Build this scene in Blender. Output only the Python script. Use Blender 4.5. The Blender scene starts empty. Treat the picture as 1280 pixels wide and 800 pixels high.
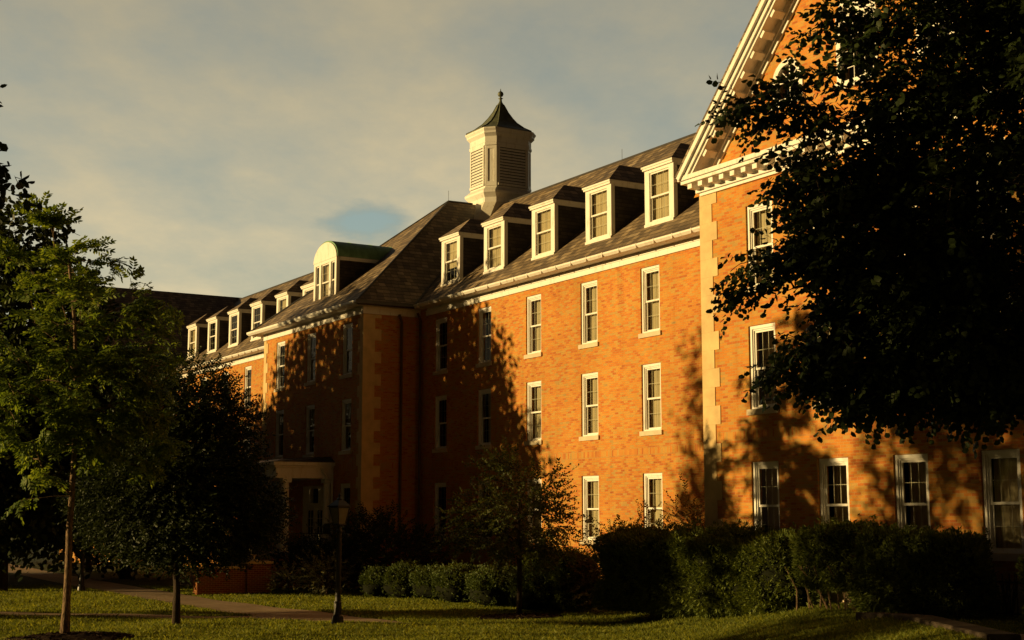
import bpy, bmesh, math, random
import numpy as np
from mathutils import Vector, Matrix

random.seed(7)
RNG = np.random.default_rng(11)
scene = bpy.context.scene
col = scene.collection

# ------------------------------------------------------------------ frames
# X runs along the facades (towards the gable wing), Y into the building, Z up; the eye is at the origin.
F_PX = 1800.0
PITCH = math.radians(7.845)
AL = math.radians(31.05)
HX, HY = -math.cos(AL), math.sin(AL)          # level view direction
RX, RY = math.sin(AL), math.cos(AL)           # to the right of it


def cf(lat, dep, z=0.0):
    """metres to the right of / ahead of the eye -> world"""
    return Vector((HX * dep + RX * lat, HY * dep + RY * lat, z))


def smooth(a, b, x):
    t = np.clip((x - a) / (b - a), 0, 1)
    return t * t * (3 - 2 * t)


CURB_LAT = 7.2


def ground_z(x, y):
    x = np.asarray(x, float)
    y = np.asarray(y, float)
    dep = x * HX + y * HY
    lat = x * RX + y * RY
    z = -2.7 + 0.75 * smooth(2.2, 7.6, lat)
    bump = 0.20 * smooth(3.0, 6.6, lat) * (1 - smooth(CURB_LAT - .1, CURB_LAT + .1, lat)) * (1 - smooth(26.0, 29.0, dep)) * smooth(2, 12, dep)
    z = z + bump
    near = 1 - smooth(35, 60, dep)
    z = z + near * (.015 * np.sin(x * .55 + 1.3) * np.cos(y * .47) + .02 * np.sin(x * 1.3 + y * .9))
    return z


def gz(x, y):
    return float(ground_z(x, y))


# ------------------------------------------------------------------ materials
def mat(name):
    m = bpy.data.materials.new(name)
    m.use_nodes = True
    nt = m.node_tree
    nt.nodes.clear()
    out = nt.nodes.new('ShaderNodeOutputMaterial')
    return m, nt, out


class N:
    """tiny node helper"""
    def __init__(s, nt):
        s.nt = nt

    def n(s, t, **kw):
        nd = s.nt.nodes.new(t)
        for k, v in kw.items():
            setattr(nd, k, v)
        return nd

    def l(s, a, b):
        s.nt.links.new(a, b)

    def _in(s, sock, v):
        if hasattr(v, 'is_linked') or isinstance(v, bpy.types.NodeSocket):
            s.l(v, sock)
        else:
            sock.default_value = v

    def m(s, op, a, b=0.0, c=None):
        nd = s.n('ShaderNodeMath', operation=op)
        s._in(nd.inputs[0], a)
        s._in(nd.inputs[1], b)
        if c is not None:
            s._in(nd.inputs[2], c)
        return nd.outputs[0]

    def xyz(s, a, b, c=0.0):
        nd = s.n('ShaderNodeCombineXYZ')
        for i, v in enumerate((a, b, c)):
            s._in(nd.inputs[i], v)
        return nd.outputs[0]

    def mix(s, f, a, b, mode='MIX'):
        nd = s.n('ShaderNodeMix', data_type='RGBA', blend_type=mode)
        s._in(nd.inputs[0], f)
        s._in(nd.inputs[6], a)
        s._in(nd.inputs[7], b)
        return nd.outputs[2]

    def ramp(s, f, stops, interp='LINEAR'):
        nd = s.n('ShaderNodeValToRGB')
        cr = nd.color_ramp
        cr.interpolation = interp
        while len(cr.elements) < len(stops):
            cr.elements.new(0.5)
        for e, (p, c) in zip(cr.elements, stops):
            e.position = p
            e.color = (*c, 1) if len(c) == 3 else c
        s._in(nd.inputs[0], f)
        return nd.outputs[0]

    def noise(s, vec, scale, detail=4, rough=.55, w=None):
        nd = s.n('ShaderNodeTexNoise')
        if vec is not None:
            s.l(vec, nd.inputs['Vector'])
        nd.inputs['Scale'].default_value = scale
        nd.inputs['Detail'].default_value = detail
        nd.inputs['Roughness'].default_value = rough
        return nd.outputs[0]

    def principled(s, out, color, rough=.7, spec=.3, normal=None, metallic=0.0):
        p = s.n('ShaderNodeBsdfPrincipled')
        s._in(p.inputs['Base Color'], color if not (isinstance(color, tuple) and len(color) == 3) else (*color, 1))
        s._in(p.inputs['Roughness'], rough)
        p.inputs['Specular IOR Level'].default_value = spec
        p.inputs['Metallic'].default_value = metallic
        if normal is not None:
            s.l(normal, p.inputs['Normal'])
        s.l(p.outputs[0], out.inputs[0])
        return p

    def bump(s, h, strength=.3, dist=.01):
        b = s.n('ShaderNodeBump')
        b.inputs['Strength'].default_value = strength
        b.inputs['Distance'].default_value = dist
        s.l(h, b.inputs['Height'])
        return b.outputs[0]


def simple(name, c, rough=.7, spec=.3, var=.15, scale=6.0, metallic=0.0, bump=0.0):
    m, nt, out = mat(name)
    g = N(nt)
    pos = g.n('ShaderNodeNewGeometry').outputs['Position']
    f = g.noise(pos, scale, 6, .6)
    a = tuple(v * (1 - var) for v in c)
    b = tuple(min(1, v * (1 + var)) for v in c)
    colr = g.ramp(f, [(.3, a), (.7, b)])
    nrm = g.bump(g.noise(pos, scale * 6, 4), bump, .01) if bump else None
    g.principled(out, colr, rough, spec, nrm, metallic)
    return m


def brick_material(name='orange_brick', tone=None):
    m, nt, out = mat(name)
    g = N(nt)
    geo = g.n('ShaderNodeNewGeometry')
    sp = g.n('ShaderNodeSeparateXYZ')
    g.l(geo.outputs['Position'], sp.inputs[0])
    wob = g.m('MULTIPLY', g.m('SUBTRACT', g.noise(geo.outputs['Position'], 3.0, 2), .5), .012)
    u = g.m('ADD', g.m('ADD', sp.outputs[0], sp.outputs[1]), 200.0)
    v = g.m('ADD', g.m('ADD', sp.outputs[2], 20.0), wob)
    RH, BL = .0677, .203

    def cells(uu, vv):
        row = g.m('FLOOR', vv)
        off = g.m('MULTIPLY', g.m('MODULO', row, 2.0), .5)
        uo = g.m('ADD', uu, off)
        c_ = g.m('FLOOR', uo)
        return row, c_, g.m('FRACT', uo), g.m('FRACT', vv)
    r1, c1, fu1, fv1 = cells(g.m('DIVIDE', u, BL), g.m('DIVIDE', v, RH))
    # soldier course above the ground floor windows
    r2, c2, fu2, fv2 = cells(g.m('DIVIDE', u, RH), g.m('DIVIDE', g.m('SUBTRACT', v, 21.96), BL))
    band = g.m('MULTIPLY', g.m('GREATER_THAN', v, 21.96), g.m('LESS_THAN', v, 22.175))

    def sel(a, b):
        nd = g.n('ShaderNodeMix', data_type='FLOAT')
        g.l(band, nd.inputs[0]); g.l(a, nd.inputs[2]); g.l(b, nd.inputs[3])
        return nd.outputs[0]
    row, c_ = sel(r1, r2), sel(c1, c2)
    jw1 = g.m('MAXIMUM', g.m('LESS_THAN', fu1, .05), g.m('LESS_THAN', fv1, .15))
    jw2 = g.m('MAXIMUM', g.m('LESS_THAN', fu2, .15), g.m('LESS_THAN', fv2, .05))
    joint = sel(jw1, jw2)
    wn = g.n('ShaderNodeTexWhiteNoise', noise_dimensions='2D')
    g.l(g.xyz(c_, row), wn.inputs['Vector'])
    # firing colour wanders a little from area to area, then jumps from brick to brick
    patchn = g.noise(geo.outputs['Position'], 1.1, 5, .6)
    pick = g.m('ADD', g.m('MULTIPLY', wn.outputs['Value'], .82), g.m('MULTIPLY', g.m('SUBTRACT', patchn, .5), .45))
    pick = g.m('ADD', pick, .09)
    base = g.ramp(pick, [(0, (.35, .100, .026)), (.14, (.49, .152, .031)), (.32, (.56, .208, .034)), (.54, (.58, .248, .040)),
                         (.72, (.56, .285, .055)), (.85, (.51, .305, .075)), (.95, (.41, .265, .085)), (1, (.32, .215, .085))])
    big = g.noise(geo.outputs['Position'], .35, 4)
    bigm = g.ramp(big, [(.3, (.86, .84, .84)), (.7, (1.08, 1.06, 1.0))])
    base = g.mix(1.0, base, bigm, 'MULTIPLY')
    fine = g.ramp(g.noise(geo.outputs['Position'], 60, 3), [(.3, (.8, .8, .8)), (.7, (1.1, 1.1, 1.1))])
    base = g.mix(1.0, base, fine, 'MULTIPLY')
    streak = g.noise(g.xyz(g.m('MULTIPLY', g.m('ADD', sp.outputs[0], sp.outputs[1]), 1.7), g.m('MULTIPLY', sp.outputs[2], .16), 3.0), 1.0, 6, .65)
    base = g.mix(1.0, base, g.ramp(streak, [(.30, (.80, .78, .76)), (.46, (1, 1, 1)), (.70, (1.06, 1.05, 1.04))]), 'MULTIPLY')
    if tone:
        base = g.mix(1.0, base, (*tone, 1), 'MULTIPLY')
    mort = g.ramp(big, [(.3, (.41, .235, .075)), (.7, (.53, .32, .11))])
    colr = g.mix(joint, base, mort)
    h = g.m('SUBTRACT', g.m('MULTIPLY', wn.outputs['Value'], .35), joint)
    g.principled(out, colr, .85, .2, g.bump(h, .6, .008))
    return m


def slate_material(name='slate', c=((.12, .092, .066), (.20, .152, .10), (.29, .22, .135), (.38, .30, .20)), eh=.15, wid=.26):
    m, nt, out = mat(name)
    g = N(nt)
    geo = g.n('ShaderNodeNewGeometry')
    sp = g.n('ShaderNodeSeparateXYZ')
    g.l(geo.outputs['Position'], sp.inputs[0])
    sn = g.n('ShaderNodeSeparateXYZ')
    g.l(geo.outputs['True Normal'], sn.inputs[0])
    isx = g.m('GREATER_THAN', g.m('ABSOLUTE', sn.outputs[0]), g.m('ABSOLUTE', sn.outputs[1]))
    nd = g.n('ShaderNodeMix', data_type='FLOAT')
    g.l(isx, nd.inputs[0]); g.l(sp.outputs[0], nd.inputs[2]); g.l(sp.outputs[1], nd.inputs[3])
    u = g.m('DIVIDE', g.m('ADD', nd.outputs[0], 300.0), wid)
    v = g.m('DIVIDE', g.m('ADD', sp.outputs[2], 50.0), eh)
    row = g.m('FLOOR', v)
    wr = g.n('ShaderNodeTexWhiteNoise', noise_dimensions='1D')
    g.l(row, wr.inputs['W'])
    uo = g.m('ADD', u, wr.outputs['Value'])
    c_ = g.m('FLOOR', uo)
    wn = g.n('ShaderNodeTexWhiteNoise', noise_dimensions='2D')
    g.l(g.xyz(c_, row), wn.inputs['Vector'])
    base = g.ramp(wn.outputs['Value'], [(0, c[0]), (.45, c[1]), (.8, c[2]), (1, c[3])])
    # weather streaks running down the slope
    st = g.noise(g.xyz(g.m('MULTIPLY', nd.outputs[0], 1.6), g.m('MULTIPLY', sp.outputs[2], .35)), 1.0, 5, .65)
    base = g.mix(1.0, base, g.ramp(st, [(.3, (.62, .62, .64)), (.72, (1.3, 1.25, 1.15))]), 'MULTIPLY')
    fv = g.m('FRACT', v)
    fu = g.m('FRACT', uo)
    joint = g.m('MAXIMUM', g.m('LESS_THAN', fv, .17), g.m('LESS_THAN', fu, .05))  # dark side joints, plus a painted shadow line along each slate course
    colr = g.mix(g.m('MULTIPLY', joint, .8), base, (.02, .016, .012, 1))
    h = g.m('ADD', g.m('MULTIPLY', g.m('SUBTRACT', 1.0, fv), 1.0), g.m('MULTIPLY', wn.outputs['Value'], .6))
    g.principled(out, colr, .68, .3, g.bump(h, .7, .016))
    return m


def paint_material(name, c, dirt=(.45, .38, .27)):
    m, nt, out = mat(name)
    g = N(nt)
    pos = g.n('ShaderNodeNewGeometry').outputs['Position']
    mp = g.n('ShaderNodeMapping')
    mp.inputs['Scale'].default_value = (3.0, 3.0, .8)
    g.l(pos, mp.inputs[0])
    f = g.noise(mp.outputs[0], 2.2, 6, .7)
    colr = g.ramp(f, [(.28, dirt), (.46, c), (1, tuple(min(.86, v * 1.04) for v in c))])
    g.principled(out, colr, .5, .35, g.bump(g.noise(pos, 40, 3), .08, .004))
    return m


def leaf_material(name, dark, mid, light, trans=.35, rough=.5):
    m, nt, out = mat(name)
    g = N(nt)
    geo = g.n('ShaderNodeNewGeometry')
    rnd = geo.outputs['Random Per Island']
    cl = g.noise(geo.outputs['Position'], .8, 3)
    f = g.m('ADD', g.m('MULTIPLY', rnd, .65), g.m('MULTIPLY', cl, .5))
    colr = g.ramp(f, [(.2, dark), (.55, mid), (.95, light)])
    p = g.n('ShaderNodeBsdfPrincipled')
    g.l(colr, p.inputs['Base Color'])
    p.inputs['Roughness'].default_value = rough
    p.inputs['Specular IOR Level'].default_value = .12
    t = g.n('ShaderNodeBsdfTranslucent')
    g.l(g.mix(1.0, colr, (1.5, 1.35, .5, 1), 'MULTIPLY'), t.inputs[0])
    mx = g.n('ShaderNodeMixShader')
    mx.inputs[0].default_value = trans
    g.l(p.outputs[0], mx.inputs[1])
    g.l(t.outputs[0], mx.inputs[2])
    g.l(mx.outputs[0], out.inputs[0])
    return m


def bark_material(name, a, b, scale=9.0):
    m, nt, out = mat(name)
    g = N(nt)
    pos = g.n('ShaderNodeNewGeometry').outputs['Position']
    mp = g.n('ShaderNodeMapping')
    mp.inputs['Scale'].default_value = (1, 1, .28)
    g.l(pos, mp.inputs[0])
    f = g.noise(mp.outputs[0], scale, 8, .7)
    g.principled(out, g.ramp(f, [(.35, a), (.65, b)]), .9, .15, g.bump(f, 1.0, .06))
    return m


def glass_material():
    m, nt, out = mat('window_glass')
    g = N(nt)
    pos = g.n('ShaderNodeNewGeometry').outputs['Position']
    nrm = g.bump(g.noise(pos, 1.3, 2), .10, .05)
    gl = g.n('ShaderNodeBsdfGlossy')
    gl.inputs['Roughness'].default_value = .03
    gl.inputs['Color'].default_value = (.9, .9, .9, 1)
    g.l(nrm, gl.inputs['Normal'])
    tr = g.n('ShaderNodeBsdfTransparent')
    tr.inputs[0].default_value = (.78, .8, .74, 1)
    fr = g.n('ShaderNodeFresnel')
    fr.inputs[0].default_value = 1.5
    f = g.m('ADD', g.m('MULTIPLY', fr.outputs[0], .7), .0)
    mx = g.n('ShaderNodeMixShader')
    g.l(f, mx.inputs[0])
    g.l(tr.outputs[0], mx.inputs[1])
    g.l(gl.outputs[0], mx.inputs[2])
    g.l(mx.outputs[0], out.inputs[0])
    return m


def ground_material(name, stops, scale, rough=.95, bump=.5, bs=30):
    m, nt, out = mat(name)
    g = N(nt)
    pos = g.n('ShaderNodeNewGeometry').outputs['Position']
    f = g.noise(pos, scale, 8, .65)
    g.principled(out, g.ramp(f, stops), rough, .1, g.bump(g.noise(pos, bs, 5, .7), bump, .02))
    return m


M = {}
M['brick'] = brick_material()
M['shaded_brick'] = brick_material('shaded_red_brick', (.42, .30, .40))  # brick copy darkened by tone, putting the garden wall's shade into its colour
M['slate'] = slate_material(eh=.165, wid=.30)
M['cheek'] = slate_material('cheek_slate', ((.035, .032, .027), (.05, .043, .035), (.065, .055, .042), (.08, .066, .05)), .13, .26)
M['white'] = paint_material('white_paint', (.80, .785, .73), (.56, .51, .41))
M['oldwhite'] = paint_material('weathered_white_paint', (.72, .68, .58))
M['stone'] = simple('limestone', (.64, .47, .23), .85, .2, .16, 2.2, bump=.2)
M['sillstone'] = simple('sill_limestone', (.62, .53, .38), .85, .2, .14, 5, bump=.2)
M['foundation'] = simple('pale_foundation', (.66, .55, .36), .85, .2, .14, 3, bump=.2)
M['copper'] = simple('green_copper', (.15, .30, .17), .6, .4, .3, 2.5)
M['oldcopper'] = simple('dark_copper', (.13, .145, .09), .55, .4, .45, 3.0, metallic=.1)
M['lead'] = simple('dark_flashing', (.06, .055, .05), .5, .4, .3, 3.0)
M['brownmetal'] = simple('brown_downspout', (.12, .075, .05), .7, .2, .2, 3.0)
M['black'] = simple('black_iron', (.018, .018, .018), .45, .45, .2, 8)
M['dark'] = simple('dark_room', (.02, .018, .016), .95, .05, .2, 2)
M['curtain'] = simple('pale_curtain', (.58, .49, .34), .9, .05, .10, 2)
M['door'] = simple('cream_door_paint', (.72, .66, .50), .55, .3, .12, 4)
M['glass'] = glass_material()
M['frost'] = simple('frosted_glass', (.26, .235, .19), .35, .4, .06, 4)
M['bark'] = bark_material('young_bark', (.05, .034, .022), (.40, .27, .16), 26.0)
M['darkbark'] = bark_material('dark_bark', (.03, .022, .016), (.085, .06, .04))
M['leaf_pinnate'] = leaf_material('pinnate_leaves', (.050, .088, .018), (.125, .19, .036), (.245, .31, .07), .48)
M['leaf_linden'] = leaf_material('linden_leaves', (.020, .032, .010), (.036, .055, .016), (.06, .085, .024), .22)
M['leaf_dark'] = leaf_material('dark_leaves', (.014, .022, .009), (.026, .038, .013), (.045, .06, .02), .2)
M['leaf_crab'] = leaf_material('crabapple_leaves', (.032, .044, .012), (.060, .074, .022), (.11, .12, .036), .3)
M['leaf_red'] = leaf_material('bronze_leaves', (.070, .046, .020), (.12, .085, .032), (.19, .14, .05), .3)
M['leaf_yew'] = leaf_material('yew_needles', (.05, .074, .016), (.11, .145, .03), (.20, .24, .055), .2)
M['leaf_box'] = leaf_material('boxwood_leaves', (.036, .058, .014), (.070, .100, .025), (.12, .155, .042), .2)
M['leaf_pale'] = leaf_material('variegated_leaves', (.06, .075, .04), (.15, .16, .09), (.34, .33, .20), .3)
M['core'] = simple('core_shade', (.012, .014, .007), .95, .05, .3, 6)
M['grass'] = leaf_material('grass_blades', (.07, .10, .016), (.155, .19, .030), (.30, .31, .06), .45, .6)
M['soil'] = ground_material('lawn_soil', [(.3, (.035, .042, .012)), (.5, (.060, .070, .018)), (.72, (.095, .095, .026))], 1.2)
M['mulch'] = ground_material('bark_mulch', [(.3, (.020, .013, .009)), (.55, (.050, .030, .020)), (.75, (.10, .062, .04))], 14, bump=1, bs=22)
M['concrete'] = ground_material('path_concrete', [(.3, (.30, .225, .145)), (.55, (.40, .305, .20)), (.75, (.48, .375, .255))], 2.0, .9, .2, 60)
M['curb'] = ground_material('shaded_curb_stone', [(.3, (.055, .042, .03)), (.55, (.09, .07, .05)), (.75, (.14, .11, .078))], 3.0, .9, .5, 25)  # stone colour darkened to carry the shade lying on the kerb


# ------------------------------------------------------------------ mesh helpers
class MB:
    def __init__(s):
        s.v = []
        s.f = []

    def box(s, x0, x1, y0, y1, z0, z1):
        b = len(s.v)
        s.v += [(x0, y0, z0), (x1, y0, z0), (x1, y1, z0), (x0, y1, z0), (x0, y0, z1), (x1, y0, z1), (x1, y1, z1), (x0, y1, z1)]
        s.f += [tuple(b + i for i in q) for q in ((3, 2, 1, 0), (4, 5, 6, 7), (0, 1, 5, 4), (1, 2, 6, 5), (2, 3, 7, 6), (3, 0, 4, 7))]
        return s

    def poly(s, pts):
        b = len(s.v)
        s.v += [tuple(p) for p in pts]
        s.f.append(tuple(range(b, b + len(pts))))
        return s

    def hull(s, bottom, top):
        """closed solid between two matching loops"""
        b = len(s.v)
        n = len(bottom)
        s.v += [tuple(p) for p in bottom] + [tuple(p) for p in top]
        s.f.append(tuple(b + i for i in reversed(range(n))))
        s.f.append(tuple(b + n + i for i in range(n)))
        for i in range(n):
            j = (i + 1) % n
            s.f.append((b + i, b + j, b + n + j, b + n + i))
        return s

    def tube(s, pts, radii, sides=8, cap=True):
        pts = [Vector(p) for p in pts]
        if not hasattr(radii, '__len__'):
            radii = [radii] * len(pts)
        rings = []
        ref = None
        for i, p in enumerate(pts):
            d = (pts[min(i + 1, len(pts) - 1)] - pts[max(i - 1, 0)]).normalized()
            if ref is None:
                ref = Vector((1, 0, 0)) if abs(d.x) < .9 else Vector((0, 1, 0))
            a = (ref - d * ref.dot(d)).normalized()
            ref = a
            c = d.cross(a)
            b = len(s.v)
            for k in range(sides):
                t = 2 * math.pi * k / sides
                s.v.append(tuple(p + (a * math.cos(t) + c * math.sin(t)) * radii[i]))
            rings.append(b)
        for r0, r1 in zip(rings, rings[1:]):
            for k in range(sides):
                k2 = (k + 1) % sides
                s.f.append((r0 + k, r0 + k2, r1 + k2, r1 + k))
        if cap:
            s.f.append(tuple(rings[0] + k for k in reversed(range(sides))))
            s.f.append(tuple(rings[-1] + k for k in range(sides)))
        return s

    def lathe(s, prof, cx, cy, sides=16, rot=0.0):
        rings = []
        for r, z in prof:
            b = len(s.v)
            for k in range(sides):
                t = rot + 2 * math.pi * k / sides
                s.v.append((cx + r * math.cos(t), cy + r * math.sin(t), z))
            rings.append(b)
        for r0, r1 in zip(rings, rings[1:]):
            for k in range(sides):
                k2 = (k + 1) % sides
                s.f.append((r0 + k, r0 + k2, r1 + k2, r1 + k))
        s.f.append(tuple(rings[0] + k for k in reversed(range(sides))))
        s.f.append(tuple(rings[-1] + k for k in range(sides)))
        return s

    def build(s, name, material, parent=None, loc=(0, 0, 0), smooth=False, recalc=True):
        me = bpy.data.meshes.new(name)
        me.from_pydata(s.v, [], s.f)
        if recalc:
            bm = bmesh.new()
            bm.from_mesh(me)
            bmesh.ops.recalc_face_normals(bm, faces=bm.faces[:])
            bm.to_mesh(me)
            bm.free()
        if smooth:
            me.polygons.foreach_set('use_smooth', [True] * len(me.polygons))
        me.materials.append(material)
        o = bpy.data.objects.new(name, me)
        col.objects.link(o)
        o.location = loc
        if parent is not None:
            o.parent = parent
        return o


def quads_object(name, verts, quads, material, parent=None):
    """fast numpy quad mesh"""
    verts = np.asarray(verts, np.float32)
    quads = np.asarray(quads, np.int32)
    me = bpy.data.meshes.new(name)
    me.vertices.add(len(verts))
    me.vertices.foreach_set('co', verts.ravel())
    n = len(quads)
    k = quads.shape[1]
    me.loops.add(n * k)
    me.loops.foreach_set('vertex_index', quads.ravel())
    me.polygons.add(n)
    me.polygons.foreach_set('loop_start', np.arange(0, n * k, k, dtype=np.int32))
    me.update(calc_edges=True)
    me.materials.append(material)
    o = bpy.data.objects.new(name, me)
    col.objects.link(o)
    if parent is not None:
        o.parent = parent
    return o


def tag(o, label=None, cat=None, group=None, kind=None):
    if label: o['label'] = label
    if cat: o['category'] = cat
    if group: o['group'] = group
    if kind: o['kind'] = kind
    return o


def empty(name, label, cat, loc=(0, 0, 0), group=None):
    o = bpy.data.objects.new(name, None)
    o.empty_display_size = .3
    col.objects.link(o)
    o.location = loc
    return tag(o, label, cat, group)


def copy_tree(o, parent):
    c = o.copy()
    col.objects.link(c)
    c.parent = parent
    for ch in o.children:
        copy_tree(ch, c)
    return c


# ------------------------------------------------------------------ the building
HALL = empty('residence_hall', 'long three storey orange brick hall with white dormers, cupola and slate roof', 'building')
YB, YC, YD = 26.61, 24.10, 23.50
BASE = -3.3
W_W, W_H = 1.0, 2.08
ROWS = (-0.70, 2.68, 5.74)
HEAD = .12


def wall_openings(mb, x0, x1, z0, z1, y, ops, depth=.13):
    """brick face at y with window holes; ops = (x, z, w, h)"""
    xs = sorted({x0, x1, *[o[0] - o[2] / 2 for o in ops], *[o[0] + o[2] / 2 for o in ops]})
    zs = sorted({z0, z1, *[o[1] for o in ops], *[o[1] + o[3] for o in ops]})
    for a, b in zip(xs, xs[1:]):
        for c, d in zip(zs, zs[1:]):
            mx, mz = (a + b) / 2, (c + d) / 2
            if any(abs(mx - o[0]) < o[2] / 2 and o[1] < mz < o[1] + o[3] for o in ops):
                continue
            mb.poly([(a, y, c), (b, y, c), (b, y, d), (a, y, d)])
    for ox, oz, w, h in ops:
        l, r, b, t = ox - w / 2, ox + w / 2, oz, oz + h
        e = y + depth + .2
        mb.poly([(l, y, b), (l, y, t), (l, e, t), (l, e, b)])
        mb.poly([(r, y, b), (r, e, b), (r, e, t), (r, y, t)])
        mb.poly([(l, y, t), (r, y, t), (r, e, t), (l, e, t)])
        mb.poly([(l, y, b), (l, e, b), (r, e, b), (r, y, b)])


def muntin_grid(mb, x0, x1, z0, z1, y0, y1, cols=3, rows=2, t=.015):
    for i in range(1, cols):
        x = x0 + (x1 - x0) * i / cols
        mb.box(x - t / 2, x + t / 2, y0, y1, z0, z1)
    for j in range(1, rows):
        z = z0 + (z1 - z0) * j / rows
        mb.box(x0, x1, y0 + .002, y1 - .002, z - t / 2, z + t / 2)


def curtain_mesh(style, w, h, y):
    mb = MB()

    def drape(xa, xb, za, zb, amp=.006, per=.12):
        n = max(4, int((xb - xa) / .018))
        b = len(mb.v)
        for i in range(n + 1):
            x = xa + (xb - xa) * i / n
            yy = y + amp * math.sin(2 * math.pi * x / per) + .4 * amp * math.sin(2 * math.pi * x / (per * 2.7) + 1)
            mb.v += [(x, yy, za), (x, yy, zb)]
        for i in range(n):
            mb.f.append((b + 2 * i, b + 2 * i + 2, b + 2 * i + 3, b + 2 * i + 1))
    if style == 'full':
        drape(-w / 2, w / 2, .02, h)
    elif style == 'dim':
        y = y + .30
        drape(-w / 2 - .2, w / 2 + .2, .02, h)
    elif style == 'half':
        drape(-w * .20, w / 2, .02, h, .014, .11)
    elif style == 'split':
        drape(-w / 2, -w * .22, .02, h, .025, .08)
        drape(w * .2, w / 2, .02, h, .025, .08)
    elif style == 'blind':
        mb.box(-w / 2, w / 2, y, y + .01, h * .38, h)
    return mb


def sash_set(w, z0, z1, yo, sash, pane, grid):
    """double hung sash between z0..z1, clear width w"""
    zm = (z0 + z1) / 2
    st = .05
    for (a, b, y) in ((zm - .025, z1, yo), (z0, zm + .025, yo + .035)):
        sash.box(-w / 2, -w / 2 + st, y, y + .032, a, b)
        sash.box(w / 2 - st, w / 2, y, y + .032, a, b)
        sash.box(-w / 2 + st, w / 2 - st, y, y + .032, a, a + .055)
        sash.box(-w / 2 + st, w / 2 - st, y, y + .032, b - .05, b)
        muntin_grid(grid, -w / 2 + st, w / 2 - st, a + .055, b - .05, y + .020, y + .030, t=.011)
        pane.poly([(-w / 2 + st, y + .016, a + .05), (w / 2 - st, y + .016, a + .05), (w / 2 - st, y + .016, b - .045), (-w / 2 + st, y + .016, b - .045)])


def make_window(style):
    fr = MB()
    w, h = W_W, W_H
    fr.box(-w / 2 + .004, -w / 2 + .085, .045, .15, .004, h - .085)
    fr.box(w / 2 - .085, w / 2 - .004, .045, .15, .004, h - .085)
    fr.box(-w / 2 + .004, w / 2 - .004, .043, .15, h - .085, h - .004)
    iw = w - .17
    fr.box(-iw / 2, -iw / 2 + .035, .075, .17, .05, h - .085)
    fr.box(iw / 2 - .035, iw / 2, .075, .17, .05, h - .085)
    fr.box(-iw / 2, iw / 2, .073, .17, h - .125, h - .085)
    fr.box(-iw / 2, iw / 2, .035, .17, .004, .05)
    f = fr.build('window', M['white'], HALL)
    sash, pane, grid = MB(), MB(), MB()
    sash_set(iw - .07, .05, h - .125, .105, sash, pane, grid)
    grid.build('grille', M['oldwhite'], f)
    sash.build('sash', M['white'], f)
    pane.build('glass_pane', M['glass'], f)
    MB().box(-w / 2 - .07, w / 2 + .07, -.055, .10, -.145, -.003).build('stone_sill', M['sillstone'], f)
    c = curtain_mesh(style, iw, h - .1, .29)
    if c.v:
        c.build('curtain', M['curtain'], f)
    r = MB()
    a, b = w / 2 + .3, .19
    r.poly([(-a, .9, -.3), (a, .9, -.3), (a, .9, h + .3), (-a, .9, h + .3)])
    r.poly([(-a, b, -.3), (-a, .9, -.3), (-a, .9, h + .3), (-a, b, h + .3)])
    r.poly([(a, b, -.3), (a, b, h + .3), (a, .9, h + .3), (a, .9, -.3)])
    r.poly([(-a, b, -.3), (a, b, -.3), (a, .9, -.3), (-a, .9, -.3)])
    r.poly([(-a, b, h + .3), (-a, .9, h + .3), (a, .9, h + .3), (a, b, h + .3)])
    r.build('dark_interior', M['dark'], f, recalc=False)
    return f


PROTO = {}


def place_window(x, y, z, style):
    if style not in PROTO:
        PROTO[style] = o = make_window(style)
    else:
        o = copy_tree(PROTO[style], HALL)
    o.location = (x, y, z)
    return o


BX = [-49.62, -46.2, -42.73, -39.25, -35.85, -32.4]
CX = [-60.05, -56.62, -52.95]
AX = [-63.9, -67.25, -70.75, -74.15, -77.6, -81.05]
DX = [-27.07, -24.72, -22.34, -19.93]
XC = -56.7
C_L, C_R = -62.0, -51.42
D_L, D_R, XD = -29.38, -17.62, -23.5
E_L, E_R, XE = -95.7, -83.9, -89.8
Z_FR0, Z_FR1, Z_GUT0, Z_GUT1 = 8.05, 8.34, 8.325, 8.45

bstyles = {(0, 0): 'none', (1, 0): 'none', (2, 0): 'full', (3, 0): 'full', (4, 0): 'full', (0, 1): 'none', (1, 1): 'half', (2, 1): 'full',
           (3, 1): 'full', (4, 1): 'full', (0, 2): 'none', (1, 2): 'dim', (2, 2): 'full', (3, 2): 'full', (4, 2): 'full'}
walls = MB()
ops = [(x, z, W_W, W_H) for x in BX[:5] for z in ROWS]
wall_openings(walls, C_R - .05, D_L + .3, BASE, Z_FR1, YB, ops)
for i, x in enumerate(BX[:5]):
    for j, z in enumerate(ROWS):
        place_window(x, YB, z, bstyles[(i, j)])
walls.build('wall', M['brick'], HALL, recalc=False)

walls = MB()
opsc = [(x, z, W_W, W_H) for x in CX for z in ROWS[1:]] + [(CX[2], ROWS[0], W_W, W_H), (CX[0], ROWS[0], W_W, W_H)]
DOOR_X, DOOR_W, DOOR_Z, DOOR_H = -56.2, 2.3, -1.4, 2.75
opd = (DOOR_X, DOOR_Z, DOOR_W, DOOR_H)
wall_openings(walls, C_L, C_R, BASE, Z_FR1, YC, opsc + [opd])
walls.poly([(C_R, YC, BASE), (C_R, YB, BASE), (C_R, YB, Z_FR1), (C_R, YC, Z_FR1)])
walls.poly([(C_L, YC, BASE), (C_L, YC, Z_FR1), (C_L, YB, Z_FR1), (C_L, YB, BASE)])
walls.build('wall', M['brick'], HALL, recalc=False)
for x in CX:
    for z in ROWS[1:]:
        place_window(x, YC, z, 'none' if z > 4 or x < -57 else 'blind')
place_window(CX[2], YC, ROWS[0], 'none')
place_window(CX[0], YC, ROWS[0], 'none')

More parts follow.
